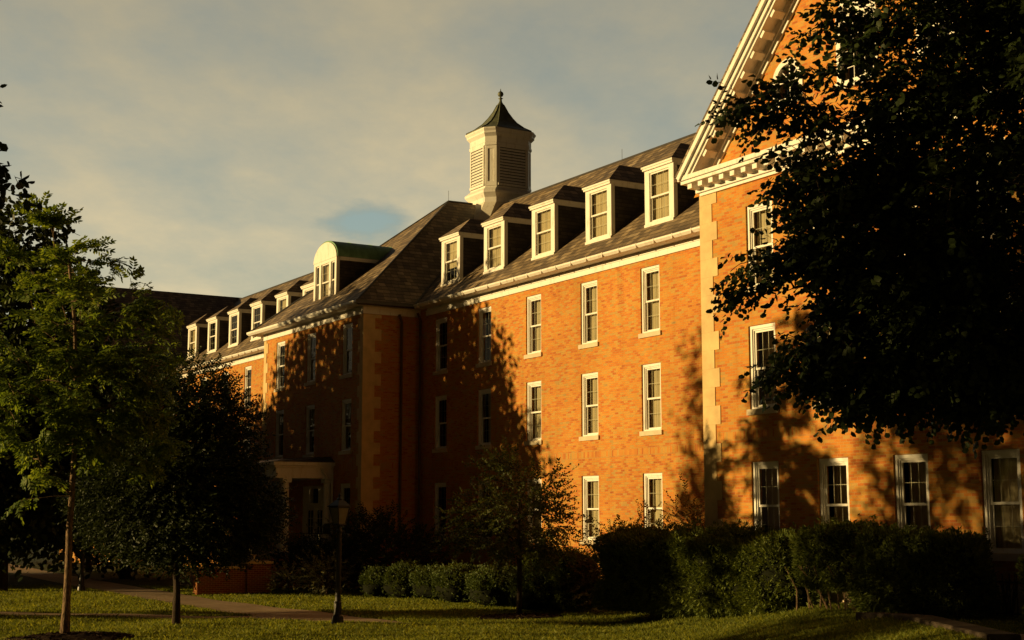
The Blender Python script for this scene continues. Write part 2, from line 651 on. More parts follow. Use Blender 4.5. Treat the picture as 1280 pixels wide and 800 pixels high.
walls = MB()
opsa = [(x, z, W_W, W_H) for x in AX for z in ROWS]
wall_openings(walls, E_R - .05, C_L + .05, BASE, Z_FR1, YB, opsa)
walls.build('wall', M['brick'], HALL, recalc=False)
for x in AX:
    for z in ROWS:
        place_window(x, YB, z, 'none')

# gable wings
ZRK, SL = 8.95, 1.07                     # raking line at the eave end, slope
EAVE = 6.15                            # half width at the eave end


def gable_wall(xl, xr, xm, ops_):
    w = MB()
    wall_openings(w, xl, xr, BASE, 8.45, YD, ops_)
    w.poly([(xl, YD, BASE), (xl, YD, 8.45), (xl, YB + .3, 8.45), (xl, YB + .3, BASE)])
    w.poly([(xr, YD, BASE), (xr, YB + .3, BASE), (xr, YB + .3, 8.45), (xr, YD, 8.45)])
    return w


opsdd = [(x, z, W_W, W_H) for x in DX for z in ROWS]
wd = gable_wall(D_L, D_R, XD, opsdd)
# tympanum with its openings (attic window and two round-headed side windows)
ATT = (XD, 10.05, 1.15, 1.55)
ARCHX = (XD - 2.37, XD + 2.37)
AR_W, AR_Z0, AR_ZS = .92, 10.15, 10.68      # width, sill, springing


def arch_pts(cx, w, z0, zs, n=12):
    r = w / 2
    pts = [(cx - r, z0)]
    for k in range(n + 1):
        t = math.pi * (1 - k / n)
        pts.append((cx + r * math.cos(t), zs + r * math.sin(t)))
    pts.append((cx + r, z0))
    return pts


def tympanum(xm, holes, SL=SL, EAVE=EAVE):
    """triangular gable brick with holes, tessellated in plan"""
    from mathutils.geometry import delaunay_2d_cdt
    half = EAVE
    zb = 8.45
    outer = [(xm - half, zb), (xm + half, zb), (xm, ZRK + SL * half - .25)]
    pts = [Vector(p) for p in outer]
    edges = [(0, 1), (1, 2), (2, 0)]
    faces = []
    for h in holes:
        b = len(pts)
        pts += [Vector(p) for p in h]
        edges += [(b + i, b + (i + 1) % len(h)) for i in range(len(h))]
    v, e, f, *_ = delaunay_2d_cdt(pts, edges, [], 1, 1e-5)
    mb = MB()

    def inside(p, poly):
        c = False
        for i in range(len(poly)):
            a, b = poly[i], poly[i - 1]
            if (a[1] > p[1]) != (b[1] > p[1]) and p[0] < (b[0] - a[0]) * (p[1] - a[1]) / (b[1] - a[1]) + a[0]:
                c = not c
        return c
    for t in f:
        cx = sum(v[i].x for i in t) / len(t)
        cz = sum(v[i].y for i in t) / len(t)
        if any(inside((cx, cz), h) for h in holes):
            continue
        mb.poly([(v[i].x, YD, v[i].y) for i in t])
    for h in holes:
        for a, b in zip(h, h[1:] + h[:1]):
            mb.poly([(a[0], YD, a[1]), (b[0], YD, b[1]), (b[0], YD + .3, b[1]), (a[0], YD + .3, a[1])])
    return mb


holes = [arch_pts(x, AR_W, AR_Z0, AR_ZS) for x in ARCHX] + [arch_pts(XD, ATT[2], ATT[1], ATT[1] + ATT[3])]
ty = tympanum(XD, holes)
base_n = len(wd.v)
wd.v += ty.v
wd.f += [tuple(i + base_n for i in f) for f in ty.f]
wd.build('wall', M['brick'], HALL, recalc=False)
we = gable_wall(E_L, E_R, XE, [])
ty = tympanum(XE, [], .83, 6.62)
base_n = len(we.v)
we.v += ty.v
we.f += [tuple(i + base_n for i in f) for f in ty.f]
we.build('wall', M['brick'], HALL, recalc=False)
dst = {(0, 0): 'dim', (1, 0): 'dim', (2, 0): 'dim', (3, 0): 'full', (0, 1): 'dim', (0, 2): 'full'}
for i, x in enumerate(DX):
    for j, z in enumerate(ROWS):
        place_window(x, YD, z, dst.get((i, j), 'blind'))

# arched gable windows
for ax in ARCHX + (XD,):
    big = ax == XD
    w = ATT[2] if big else AR_W
    z0 = ATT[1] if big else AR_Z0
    zs = ATT[1] + ATT[3] if big else AR_ZS
    outer = arch_pts(ax, w + .16, z0 - .04, zs)
    inner = arch_pts(ax, w - .12, z0 + .06, zs)
    fr = MB()
    n = len(outer)
    for i in range(n - 1):
        a, b, c, d = outer[i], outer[i + 1], inner[i + 1], inner[i]
        fr.hull([(p[0], YD + .10, p[1]) for p in (a, b, c, d)], [(p[0], YD - .035, p[1]) for p in (a, b, c, d)])
    fr.box(ax - w / 2 - .12, ax + w / 2 + .12, YD - .08, YD + .1, z0 - .12, z0 + .06)
    f = fr.build('window', M['white'], HALL)
    f['label'] = 'round arched white attic window in the gable'
    s = MB()
    if big:
        s.box(ax - w / 2 + .06, ax + w / 2 - .06, YD + .05, YD + .09, zs - .03, zs + .04)
        s.box(ax - w / 2 + .06, ax + w / 2 - .06, YD + .05, YD + .09, (z0 + zs) / 2 - .03, (z0 + zs) / 2 + .03)
        muntin_grid(s, ax - w / 2 + .06, ax + w / 2 - .06, z0 + .06, (z0 + zs) / 2 - .03, YD + .055, YD + .08)
        muntin_grid(s, ax - w / 2 + .06, ax + w / 2 - .06, (z0 + zs) / 2 + .03, zs - .03, YD + .055, YD + .08)
    else:
        s.box(ax - w / 2 + .06, ax + w / 2 - .06, YD + .05, YD + .09, zs - .02, zs + .02)
        s.box(ax - .015, ax + .015, YD + .055, YD + .085, z0 + .06, zs + w / 2 - .06)
        for t in (math.radians(45), math.radians(135)):
            r = w / 2 - .06
            dx, dz = r * math.cos(t), r * math.sin(t)
            s.hull([(ax - .012, YD + .057, zs), (ax + .012, YD + .057, zs), (ax + dx + .012, YD + .057, zs + dz), (ax + dx - .012, YD + .057, zs + dz)],
                   [(ax - .012, YD + .083, zs), (ax + .012, YD + .083, zs), (ax + dx + .012, YD + .083, zs + dz), (ax + dx - .012, YD + .083, zs + dz)])
    s.build('sash', M['white'], f)
    p = MB()
    p.poly([(q[0], YD + .07, q[1]) for q in inner])
    p.build('glass_pane', M['glass'], f)
    d = MB()
    d.poly([(ax - 2.2, YD + .8, z0 - .6), (ax + 1.0, YD + .8, z0 - .6), (ax + 1.0, YD + .8, zs + 1.5), (ax - 2.2, YD + .8, zs + 1.5)])
    d.build('dark_interior', M['dark'], f)
    if big:
        k = MB()
        pts = arch_pts(ax, w - .12, zs + .04, zs + .04)
        k.poly([(q[0], YD + .04, q[1]) for q in pts])
        k.build('lunette_panel', M['white'], f)

# quoins -----------------------------------------------------------------
def quoins(xc, side, z0, z1, name='quoin', yf=YC, front=(.28, .46), flank=(.50, .78), h=.45):
    q = MB()
    z = z0
    k = 0
    while z < z1 - .02:
        t = min(z + h, z1)
        lf = front[k % 2]
        lk = flank[(k + 1) % 2] if flank else .3
        xa, xb = (xc - lf, xc + .02) if side > 0 else (xc - .02, xc + lf)
        q.box(xa, xb, yf - .02, yf + .26, z + .001, t - .001)
        if side > 0:
            q.box(xc - .1, xc + .0195, yf + .26, yf + lk, z + .001, t - .001)
        else:
            q.box(xc - .0195, xc + .1, yf + .26, yf + lk, z + .001, t - .001)
        z = t
        k += 1
    return q.build(name, M['stone'], HALL)


quoins(C_R, 1, -2.9, Z_FR0 - .02)
quoins(C_L, -1, -2.9, Z_FR0 - .02)
quoins(D_L, -1, -2.9, 8.43, yf=YD, front=(.48, .68), flank=(.48, .68), h=.48)
quoins(D_R, 1, -2.9, 8.43, yf=YD, front=(.48, .68), flank=(.48, .68), h=.48)
quoins(E_R, 1, -2.9, 8.43, yf=YD, front=(.48, .68), flank=(.48, .68), h=.48)

# foundations (pale stone below the brick of the near wing)
fd = MB()
fd.box(D_L + .8, D_R, YD - .03, YD + .05, BASE, -1.32)
fd.build('foundation', M['foundation'], HALL)

# pale string of cornices --------------------------------------------------
def eave(x0, x1, yw, gut=True, over=.55):
    fr = MB()
    fr.box(x0, x1, yw - .05, yw + .02, Z_FR0, Z_FR1 - .12)
    fr.box(x0, x1, yw - .075, yw + .01, Z_FR1 - .12, Z_FR1 - .085)
    fr.box(x0, x1, yw - .02, yw + .01, Z_FR1 - .085, Z_FR1 - .002)
    fr.build('frieze', M['white'], HALL)
    so = MB()
    so.box(x0, x1, yw - over + .02, yw + .1, Z_FR1, Z_FR1 + .04)
    so.build('soffit', M['oldwhite'], HALL)
    g = MB()
    prof = [(yw - over - .10, Z_GUT1), (yw - over - .10, Z_GUT1 - .05), (yw - over - .03, Z_GUT0), (yw - over + .05, Z_GUT0 - .005), (yw - over + .05, Z_GUT1 - .03)]
    g.hull([(x0, y, z) for y, z in prof], [(x1, y, z) for y, z in prof])
    x = x0 + .4
    while x < x1:
        g.box(x - .012, x + .012, yw - over - .112, yw - over - .02, Z_GUT0 - .015, Z_GUT1 + .02)
        x += .92
    g.build('gutter', M['white'], HALL)


eave(C_R + .62, D_L - .02, YB)
eave(E_R + .1, C_L - .6, YB)
# pavilion eave: three sides
fr = MB()
fr.box(C_L - .05, C_R + .05, YC - .05, YC + .02, Z_FR0, Z_FR1 - .002)
fr.box(C_R - .02, C_R + .05, YC + .02, YB, Z_FR0, Z_FR1 - .004)
fr.box(C_L - .05, C_L + .02, YC + .02, YB, Z_FR0, Z_FR1 - .004)
fr.build('frieze', M['white'], HALL)
so = MB()
so.box(C_L - .55, C_R + .55, YC - .53, YC + .1, Z_FR1, Z_FR1 + .04)
so.box(C_R - .1, C_R + .55, YC + .1, YB + .1, Z_FR1, Z_FR1 + .038)
so.box(C_L - .55, C_L + .1, YC + .1, YB + .1, Z_FR1, Z_FR1 + .038)
so.build('soffit', M['oldwhite'], HALL)
g = MB()
ov = .55
prof = [(-.10, Z_GUT1 + .02), (-.10, Z_GUT1 - .06), (-.02, Z_GUT0 - .02), (.06, Z_GUT0 - .025), (.06, Z_GUT1 - .03)]
g.hull([(C_L - ov + p, YC - ov + p, z) for p, z in prof], [(C_R + ov - p, YC - ov + p, z) for p, z in prof])
g.hull([(C_L - ov + p, YC - ov + p, z) for p, z in prof], [(C_L - ov + p, YB + .2, z) for p, z in prof])
g.build('gutter', M['white'], HALL)
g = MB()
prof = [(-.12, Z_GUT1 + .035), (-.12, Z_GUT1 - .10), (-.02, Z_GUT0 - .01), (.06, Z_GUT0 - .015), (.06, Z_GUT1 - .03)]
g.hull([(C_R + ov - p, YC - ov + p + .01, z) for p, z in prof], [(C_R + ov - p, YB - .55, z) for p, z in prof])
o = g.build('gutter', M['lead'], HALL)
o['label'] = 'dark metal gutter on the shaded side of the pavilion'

# roofs --------------------------------------------------------------------
ZE, ZR, YR = 8.44, 14.2, 32.85
r = MB()
sec = [(YB - .53, ZE), (YR, ZR), (2 * YR - YB + .53, ZE)]
r.hull([(XC + 1, y, z) for y, z in sec], [(XD, y, z) for y, z in sec])
r.build('roof', M['slate'], HALL)
r = MB()
r.hull([(XE, y, z) for y, z in sec], [(XC - 1, y, z) for y, z in sec])
r.build('roof', M['slate'], HALL)
# pavilion hip
ZCR = 14.35
hl, hr, hf = C_L - .53, C_R + .53, YC - .53
r = MB()
bb = [(hl, hf, ZE + .02), (hr, hf, ZE + .02), (hr, 42.0, ZE + .02), (hl, 42.0, ZE + .02)]
ap = (XC, 30.75, ZCR)
bk = (XC, 42.0, ZCR)
r.v = bb + [ap, bk]
r.f = [(0, 1, 4), (1, 2, 5, 4), (3, 0, 4, 5), (2, 3, 5), (3, 2, 1, 0)]
r.build('roof', M['slate'], HALL)
# hip and ridge rolls
hipm = MB()
hipm.tube([(hr + .01, hf, ZE + .05), ap], .05, 6)
hipm.tube([(hl - .01, hf, ZE + .05), ap], .05, 6)
hipm.tube([ap, (XC, 32.0, ZCR + .02)], .05, 6)
hipm.tube([(C_R + .55, YB - .5, ZE + .06), (C_R + .5 - 4.3, YR - 1.0, ZE + 4.9)], .045, 6)
hipm.build('hip_flashing', M['lead'], HALL)
rg = MB()
rg.tube([(XC + 2, YR, ZR + .01), (XD, YR, ZR + .01)], .06, 6)
rg.tube([(XE, YR, ZR + .01), (XC - 2, YR, ZR + .01)], .06, 6)
rg.build('ridge_cap', M['lead'], HALL)
for x, y, z in ((XC - .0, 30.75, ZCR), (-46.0, YR, ZR), (-40.5, YR, ZR), (-71, YR, ZR), (-76, YR, ZR)):
    MB().tube([(x, y, z), (x, y, z + .5)], .008, 5).build('lightning_rod', M['lead'], HALL)

for xm, SL, EAVE in ((XD, 1.07, 6.15), (XE, .83, 6.62)):
    r = MB()
    sec2 = [(xm - EAVE, ZRK), (xm, ZRK + SL * EAVE), (xm + EAVE, ZRK)]
    low = [(xm + EAVE, ZRK - .09), (xm, ZRK + SL * EAVE - .09), (xm - EAVE, ZRK - .09)]
    r.hull([(x, YD - .62, z) for x, z in sec2 + low], [(x, 40.0, z) for x, z in sec2 + low])
    r.build('roof', M['slate'], HALL)
    # raking cornice
    white, sof, bed = MB(), MB(), MB()
    L = math.hypot(EAVE, SL * EAVE)
    for sg in (-1, 1):
        ex, ez = EAVE / L, SL * EAVE / L
        nx, nz = -ez, ex

        def bar(mb, s0, s1, n0, n1, y0, y1):
            # the normal leans outwards, away from the ridge
            def Q(s, n, y):
                return (xm + sg * (EAVE - s * ex + n * ez), y, ZRK + s * ez + n * ex)
            mb.hull([Q(s0, n0, y0), Q(s1, n0, y0), Q(s1, n1, y0), Q(s0, n1, y0)], [Q(s0, n0, y1), Q(s1, n0, y1), Q(s1, n1, y1), Q(s0, n1, y1)])
        bar(white, .0, L, -.22, -.095, YD - .64, YD - .30)
        bar(white, .12, L, -.34, -.22, YD - .56, YD - .30)
        bar(white, .2, L, -.42, -.34, YD - .50, YD - .30)
        bar(sof, .3, L, -.385, -.34, YD - .30, YD + .02)
        bar(bed, .72, L, -.56, -.385, YD - .10, YD + .02)
        bar(bed, .85, L, -.68, -.56, YD - .05, YD + .02)
        s = .95
        while s < L - .3:
            if xm == XD:
                mod = MB()
                bar(mod, s, s + .19, -.52, -.385, YD - .46, YD - .10)
                mod.build('modillion', M['white'], HALL)
            s += .57
    white.build('raking_cornice', M['white'], HALL)
    sof.build('soffit', M['white'], HALL)
    bed.build('bed_moulding', M['white'], HALL)
    # level cornice
    x0, x1 = xm - EAVE + .05, xm + EAVE - .05
    c = MB()
    c.box(x0, x1, YD - .58, YD + .1, 8.80, 8.915)
    c.box(x0 + .06, x1 - .06, YD - .52, YD + .1, 8.71, 8.80)
    c.box(x0 + .2, x1 - .2, YD - .14, YD + .02, 8.50, 8.66)
    c.box(x0 + .28, x1 - .28, YD - .07, YD + .02, 8.42, 8.50)
    c.build('cornice', M['white'], HALL)
    x = x0 + .25
    while x < x1 - .3 and xm == XD:
        MB().box(x, x + .17, YD - .44, YD - .1, 8.575, 8.71).build('modillion', M['white'], HALL)
        x += .43
    for sg in (-1, 1):
        c = MB()
        c.box(xm + sg * (EAVE + .06) - .09, xm + sg * (EAVE + .06) + .09, YD - .55, YB + .2, 8.82, 8.95)
        c.build('gutter', M['brownmetal'], HALL)

# downspouts
for x, y, z0, z1 in ((-62.35, YB - .1, -2.7, 8.15), (-51.15, YB - .12, -2.7, 8.2), (C_R + .09, 25.75, -2.7, 8.1)):
    MB().tube([(x, y, z0), (x, y, z1 - .3), (x, y - .12, z1)], .055, 8).build('downspout', M['brownmetal'], HALL)

# dormers --------------------------------------------------------------------
DSL = (ZR - ZE) / (YR - YB + .53)
DY = 27.04
DZ = ZE + DSL * (DY - YB + .53)


def make_dormer(style):
    fr = MB()
    W, H = .73, 1.80
    ow, oz0, oz1 = .515, .10, 1.70
    fr.box(-W, -ow, -.02, .10, 0, H)
    fr.box(ow, W, -.02, .10, 0, H)
    fr.box(-ow, ow, -.02, .10, oz1, H)
    fr.box(-W - .02, W + .02, -.06, .10, -.06, oz0 - .002) if False else fr.box(-ow, ow, -.02, .10, 0, oz0)
    fr.box(-W - .03, W + .03, -.055, .0, -.06, .04)
    # eave board on three sides
    fr.box(-W - .06, W + .06, -.09, .12, H, H + .07)
    fr.box(-W - .09, W + .09, -.12, .12, H + .07, H + .13)
    yb = H / DSL
    for s in (-1, 1):
        a, b = (W + .005, W + .06) if s > 0 else (-W - .06, -W - .005)
        fr.box(a, b, .12, yb + .25, H - .06, H + .07)
        a, b = (W + .002, W + .09) if s > 0 else (-W - .09, -W - .002)
        fr.box(a, b, .12, yb + .3, H + .07, H + .13)
        a, b = (W - .02, W + .03) if s > 0 else (-W - .03, -W + .02)
        fr.box(a, b, -.0195, .13, .0, H)
    f = fr.build('dormer', M['white'], HALL)
    sash, pane, grid = MB(), MB(), MB()
    sash_set(ow * 2, oz0, oz1, .02, sash, pane, grid)
    grid.build('grille', M['oldwhite'], f)
    sash.build('sash', M['white'], f)
    pane.build('glass_pane', M['glass'], f)
    c = curtain_mesh(style, ow * 2 + .1, oz1, .17)
    if c.v:
        for i, v in enumerate(c.v):
            c.v[i] = (v[0], v[1], max(v[2], .19))
        c.build('curtain', M['curtain'], f)
    for s in (-1, 1):
        ck = MB()
        a, b = (W - .06, W) if s > 0 else (-W, -W + .06)
        pts = [(.10, -.02), (.10, H + .06), (yb + .3, H + .06), (yb + .1, H - .04)]
        ck.hull([(a, y, z) for y, z in pts], [(b, y, z) for y, z in pts])
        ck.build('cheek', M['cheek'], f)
    rf = MB()
    ez, e = H + .135, W + .10
    az, ay = 2.71, .88
    y0 = -.14
    ye, yr = ez / DSL + .25, az / DSL + .25
    rf.v = [(-e, y0, ez), (e, y0, ez), (0, ay, az), (0, yr, az), (-e, ye, ez), (e, ye, ez)]
    rf.f = [(0, 1, 2), (1, 5, 3, 2), (4, 0, 2, 3), (0, 4, 5, 1), (4, 3, 5)]
    rf.build('dormer_roof', M['slate'], f)
    return f


DP = {}
for xs, styles in ((BX, ['blind', 'full', 'full', 'full', 'full', 'full']), (AX, ['full', 'full', 'none', 'none', 'none', 'full'])):
    for x, stl in zip(xs, styles):
        if stl in DP:
            o = copy_tree(DP[stl], HALL)
        else:
            o = DP[stl] = make_dormer(stl)
        o.location = (x, DY, DZ)

# barrel dormer on the pavilion
bx, by, bz = XC - .1, 24.78, 9.2
f = MB()
W = 1.2
ow = [(-1.02, -.62), (-.42, .42), (.62, 1.02)]
zt = 1.72
xs = [-W] + [v for p in ow for v in p] + [W]
for a, b in zip(xs[0::2], xs[1::2]):
    f.box(a, b, -.03, .12, 0, zt)
f.box(-W, W, -.03, .12, zt, zt + .14)
f.box(-W - .03, W + .03, -.06, .1, -.05, .1)
pts = [(W * 1.02 * math.cos(math.pi * k / 20), zt + .14 + .78 * math.sin(math.pi * k / 20)) for k in range(21)]
f.hull([(x, .10, z) for x, z in pts], [(x, -.05, z) for x, z in pts])
f.box(W - .03, W + .05, .12, 2.35, zt + .0, zt + .15)
f.box(-W - .05, -W + .03, .12, 2.35, zt + .0, zt + .15)
bd = f.build('dormer', M['white'], HALL, (bx, by, bz))
bd['label'] = 'wide dormer with arched white front and green copper barrel roof'
s, p, gg = MB(), MB(), MB()
for a, b in ow:
    w = b - a
    s2, p2, g2 = MB(), MB(), MB()
    sash_set(w, .1, zt, .02, s2, p2, g2)
    for src, dstm in ((s2, s), (p2, p), (g2, gg)) if w > .6 else ((s2, s), (p2, p)):
        n0 = len(dstm.v)
        dstm.v += [(x + (a + b) / 2, y, z) for x, y, z in src.v]
        dstm.f += [tuple(i + n0 for i in q) for q in src.f]
s.build('sash', M['white'], bd)
gg.build('grille', M['oldwhite'], bd)
p.build('glass_pane', M['glass'], bd)
c = curtain_mesh('full', .9, zt, .18)
c.v = [(x, y, max(z, .2)) for x, y, z in c.v]
c.build('curtain', M['curtain'], bd)
for sgn in (-1, 1):
    ck = MB()
    a, b = (W - .06, W) if sgn > 0 else (-W, -W + .06)
    q = [(.12, -.4), (.12, zt + .05), (2.4, zt + .05), (2.2, zt - .1)]
    ck.hull([(a, y, z) for y, z in q], [(b, y, z) for y, z in q])
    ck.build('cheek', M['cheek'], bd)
cr = MB()
pts = [((W + .07) * math.cos(math.pi * k / 24), zt + .155 + .84 * math.sin(math.pi * k / 24)) for k in range(25)]
cr.hull([(x, -.0, z) for x, z in pts], [(x, 3.6, z) for x, z in pts])
for yy in (.9, 1.9, 2.9):
    pr = [(x * 1.012, zt + .155 + (z - zt - .155) * 1.015) for x, z in pts]
    cr.hull([(x, yy, z) for x, z in pr], [(x, yy + .04, z) for x, z in pr])
cr.build('dormer_roof', M['copper'], bd)

# cupola --------------------------------------------------------------------
CUX, CUY = XC + .1, 33.45
CU = empty('cupola', None, None, (CUX, CUY, 0))
CU.parent = HALL


def octa(ax, ay, c, z):
    """octagon: half sizes ax, ay with corners cut by c"""
    return [(-ax + c, -ay, z), (ax - c, -ay, z), (ax, -ay + c, z), (ax, ay - c, z), (ax - c, ay, z), (-ax + c, ay, z), (-ax, ay - c, z), (-ax, -ay + c, z)]


ax_, ay_, cc = 1.07, 1.22, .39
b = MB()
for (g0, z0, g1, z1) in ((.16, 12.2, .16, 14.55), (.16, 14.55, .30, 14.75), (.30, 14.75, .30, 14.85), (.30, 14.85, .10, 15.05), (.10, 15.05, .10, 15.12)):
    b.hull(octa(ax_ + g0 - .1, ay_ + g0 - .1, cc, z0), octa(ax_ + g1 - .1, ay_ + g1 - .1, cc, z1))
b.build('base', M['white'], CU)
b = MB()
b.hull(octa(ax_, ay_, cc, 15.1), octa(ax_, ay_, cc, 17.1))
b.build('lantern_wall', M['white'], CU)
# corner pilaster panels and trim
for sx in (-1, 1):
    for sy in (-1, 1):
        tr = MB()
        d = Vector((sx, sy, 0)).normalized()
        t = Vector((-d.y, d.x, 0))
        cen = Vector((sx * (ax_ - cc / 2), sy * (ay_ - cc / 2), 0))
        for o0, o1, z0, z1 in ((-.27, -.15, 15.1, 17.05), (.15, .27, 15.1, 17.05), (-.15, .15, 15.1, 15.3), (-.15, .15, 16.85, 17.05)):
            q = [cen + t * o0 - d * .02, cen + t * o1 - d * .02, cen + t * o1 + d * .03, cen + t * o0 + d * .03]
            tr.hull([(v.x, v.y, z0) for v in q], [(v.x, v.y, z1) for v in q])
        tr.build('corner_panel', M['white'], CU)
lv = MB()
lvs = MB()
for nx_, ny_, half in ((0, -1, ax_ - cc), (1, 0, ay_ - cc), (-1, 0, ay_ - cc), (0, 1, ax_ - cc)):
    d = Vector((nx_, ny_, 0))
    t = Vector((-ny_, nx_, 0))
    off = ay_ if ny_ else ax_
    hw = half - .13

    def LQ(o0, o1, e0, e1, z0, z1, mb):
        q = [t * o0 + d * (off + e0), t * o1 + d * (off + e0), t * o1 + d * (off + e1), t * o0 + d * (off + e1)]
        mb.hull([(v.x, v.y, z0) for v in q], [(v.x, v.y, z1) for v in q])
    LQ(-hw - .07, -hw, -.01, .06, 15.2, 17.0, lv)
    LQ(hw, hw + .07, -.01, .06, 15.2, 17.0, lv)
    LQ(-hw, hw, -.01, .06, 16.92, 17.0, lv)
    LQ(-hw - .09, hw + .09, -.01, .08, 15.12, 15.22, lv)
    LQ(-hw, hw, .002, .006, 15.22, 16.92, lvs)
    nsl = 12
    for k in range(nsl):
        z = 15.24 + k * (1.66 / nsl)
        q0 = [t * -hw + d * (off + .008), t * hw + d * (off + .008), t * hw + d * (off + .05), t * -hw + d * (off + .05)]
        zz = [z + .10, z + .10, z + .02, z + .02]
        lv.hull([(v.x, v.y, zc) for v, zc in zip(q0, zz)], [(v.x, v.y, zc + .028) for v, zc in zip(q0, zz)])
lv.build('louvre', M['white'], CU)
lvs.build('louvre_shadow_gap', M['lead'], CU)
co = MB()
for (g0, z0, g1, z1) in ((.05, 17.0, .05, 17.12), (.05, 17.12, .02, 17.16), (.03, 17.16, .03, 17.42), (.03, 17.42, .14, 17.56), (.14, 17.56, .14, 17.64), (.14, 17.64, .19, 17.74), (.19, 17.74, .19, 17.80)):
    co.hull(octa(ax_ + g0, ay_ + g0, cc, z0), octa(ax_ + g1, ay_ + g1, cc, z1))
co.build('cornice', M['white'], CU)
rf = MB()
prof = [(1.165, 17.80), (1.165, 17.84), (.90, 18.02), (.62, 18.30), (.42, 18.60), (.26, 18.90), (.15, 19.18), (.115, 19.26)]
rings = []
for s_, z in prof:
    rings.append(octa(ax_ * s_, ay_ * s_, cc * s_ * 1.1, z))
for a, b2 in zip(rings, rings[1:]):
    rf.hull(a, b2)
for k in range(8):
    rf.tube([rings[i][k] for i in range(len(rings))], .028, 5)
rf.build('cupola_roof', M['oldcopper'], CU)
fi = MB()
fi.lathe([(.15, 19.22), (.17, 19.27), (.12, 19.33), (.07, 19.42), (.055, 19.55), (.12, 19.58), (.05, 19.61), (.04, 19.66), (.11, 19.70), (.145, 19.79), (.11, 19.88), (.03, 19.94), (.008, 20.06)], 0, 0, 14)
fi.build('finial', M['oldcopper'], CU, smooth=True)
sk = MB()
sk.hull(octa(ax_ + .55, ay_ + .75, cc, 13.3), octa(ax_ + .05, ay_ + .05, cc, 14.35))
sk.build('flashing_skirt', M['oldwhite'], CU)

# porch ---------------------------------------------------------------------
PL, PR, PF = -59.4, -54.0, 21.55
PO = empty('porch', None, None, (XC, YC, -1.4))
PO.parent = HALL


def porch_part(mb, name, m_):
    mb.v = [(x - XC, y - YC, z + 1.4) for x, y, z in mb.v]
    return mb.build(name, m_, PO)


e = MB()
e.box(PL + .06, PR - .06, PF + .06, YC - .01, 1.60, 2.02)
e.box(PL, PR, PF, YC - .012, 2.02, 2.10)
e.box(PL - .10, PR + .10, PF - .10, YC - .014, 2.10, 2.24)
porch_part(e, 'entablature', M['white'])
e = MB()
e.hull([(PL - .12, PF - .12, 2.24), (PR + .12, PF - .12, 2.24), (PR + .12, YC - .02, 2.24), (PL - .12, YC - .02, 2.24)],
       [(PL + .3, PF + .5, 2.38), (PR - .3, PF + .5, 2.38), (PR - .3, YC - .02, 2.46), (PL + .3, YC - .02, 2.46)])
x = PL + .3
while x < PR:
    e.tube([(x, PF + .4, 2.37), (x, YC - .05, 2.47)], .015, 4)
    x += .45
porch_part(e, 'porch_roof', M['lead'])
for x, y in ((PR - .24, 22.1), (PL + .24, 22.1), (PR - .24, 23.9), (PL + .24, 23.9)):
    c = MB()
    c.lathe([(.17, -1.3), (.165, -.4), (.14, 1.42)], x, y, 14)
    c.box(x - .2, x + .2, y - .2, y + .2, -1.398, -1.3)
    c.box(x - .19, x + .19, y - .19, y + .19, 1.42, 1.598)
    porch_part(c, 'column', M['white'])
e = MB()
e.box(PL - .1, PR + .1, PF - .1, YC - .01, -3.0, -1.55)
porch_part(e, 'porch_base', M['brick'])
e = MB()
e.box(PL - .15, PR + .15, PF - .15, YC - .013, -1.55, -1.40)
porch_part(e, 'porch_floor', M['concrete'])
st = MB()
for k in range(8):
    st.box(XC - 1.5, XC + 1.5, PF - .15 - .3 * (k + 1), PF - .15 - .3 * k, -3.0, -1.56 - .155 * k)
porch_part(st, 'steps', M['concrete'])
rl = MB()
for y in np.arange(22.35, 23.75, .115):
    rl.box(PR - .25, PR - .232, y, y + .018, -1.33, -.62)
rl.box(PR - .26, PR - .222, 22.2, 23.8, -.62, -.58)
rl.box(PR - .255, PR - .227, 22.2, 23.8, -1.34, -1.31)
porch_part(rl, 'railing', M['black'])
for sgn in (-1, 1):
    rl = MB()
    xx = XC + sgn * 1.48
    rl.tube([(xx, PF - .15, -.5), (xx, PF - 2.5, -1.72)], .02, 6)
    for k in range(9):
        yy = PF - .2 - .28 * k
        rl.box(xx - .01, xx + .01, yy - .01, yy + .01, -1.45 - .15 * k - .15, -.53 - .145 * k)
    porch_part(rl, 'handrail', M['black'])
ds = MB()
ds.tube([(PR - .05, YC - .55, 2.02), (PR + .02, YC - .5, 1.9), (PR + .04, YC - .3, 1.62), (PR + .02, YC - .1, 1.5), (PR + .02, YC - .1, -2.6)], .05, 8)
porch_part(ds, 'downspout', M['oldwhite'])
bxm = MB()
bxm.box(PR - .13, PR + .05, YC - .4, YC - .17, -.62, -.28)
bxm.hull([(PR - .13, YC - .41, -.28), (PR + .06, YC - .41, -.28), (PR + .06, YC - .16, -.28), (PR - .13, YC - .16, -.28)],
         [(PR - .10, YC - .36, -.2), (PR + .0, YC - .36, -.2), (PR + .0, YC - .21, -.2), (PR - .10, YC - .21, -.2)])
porch_part(bxm, 'wall_box', M['black'])

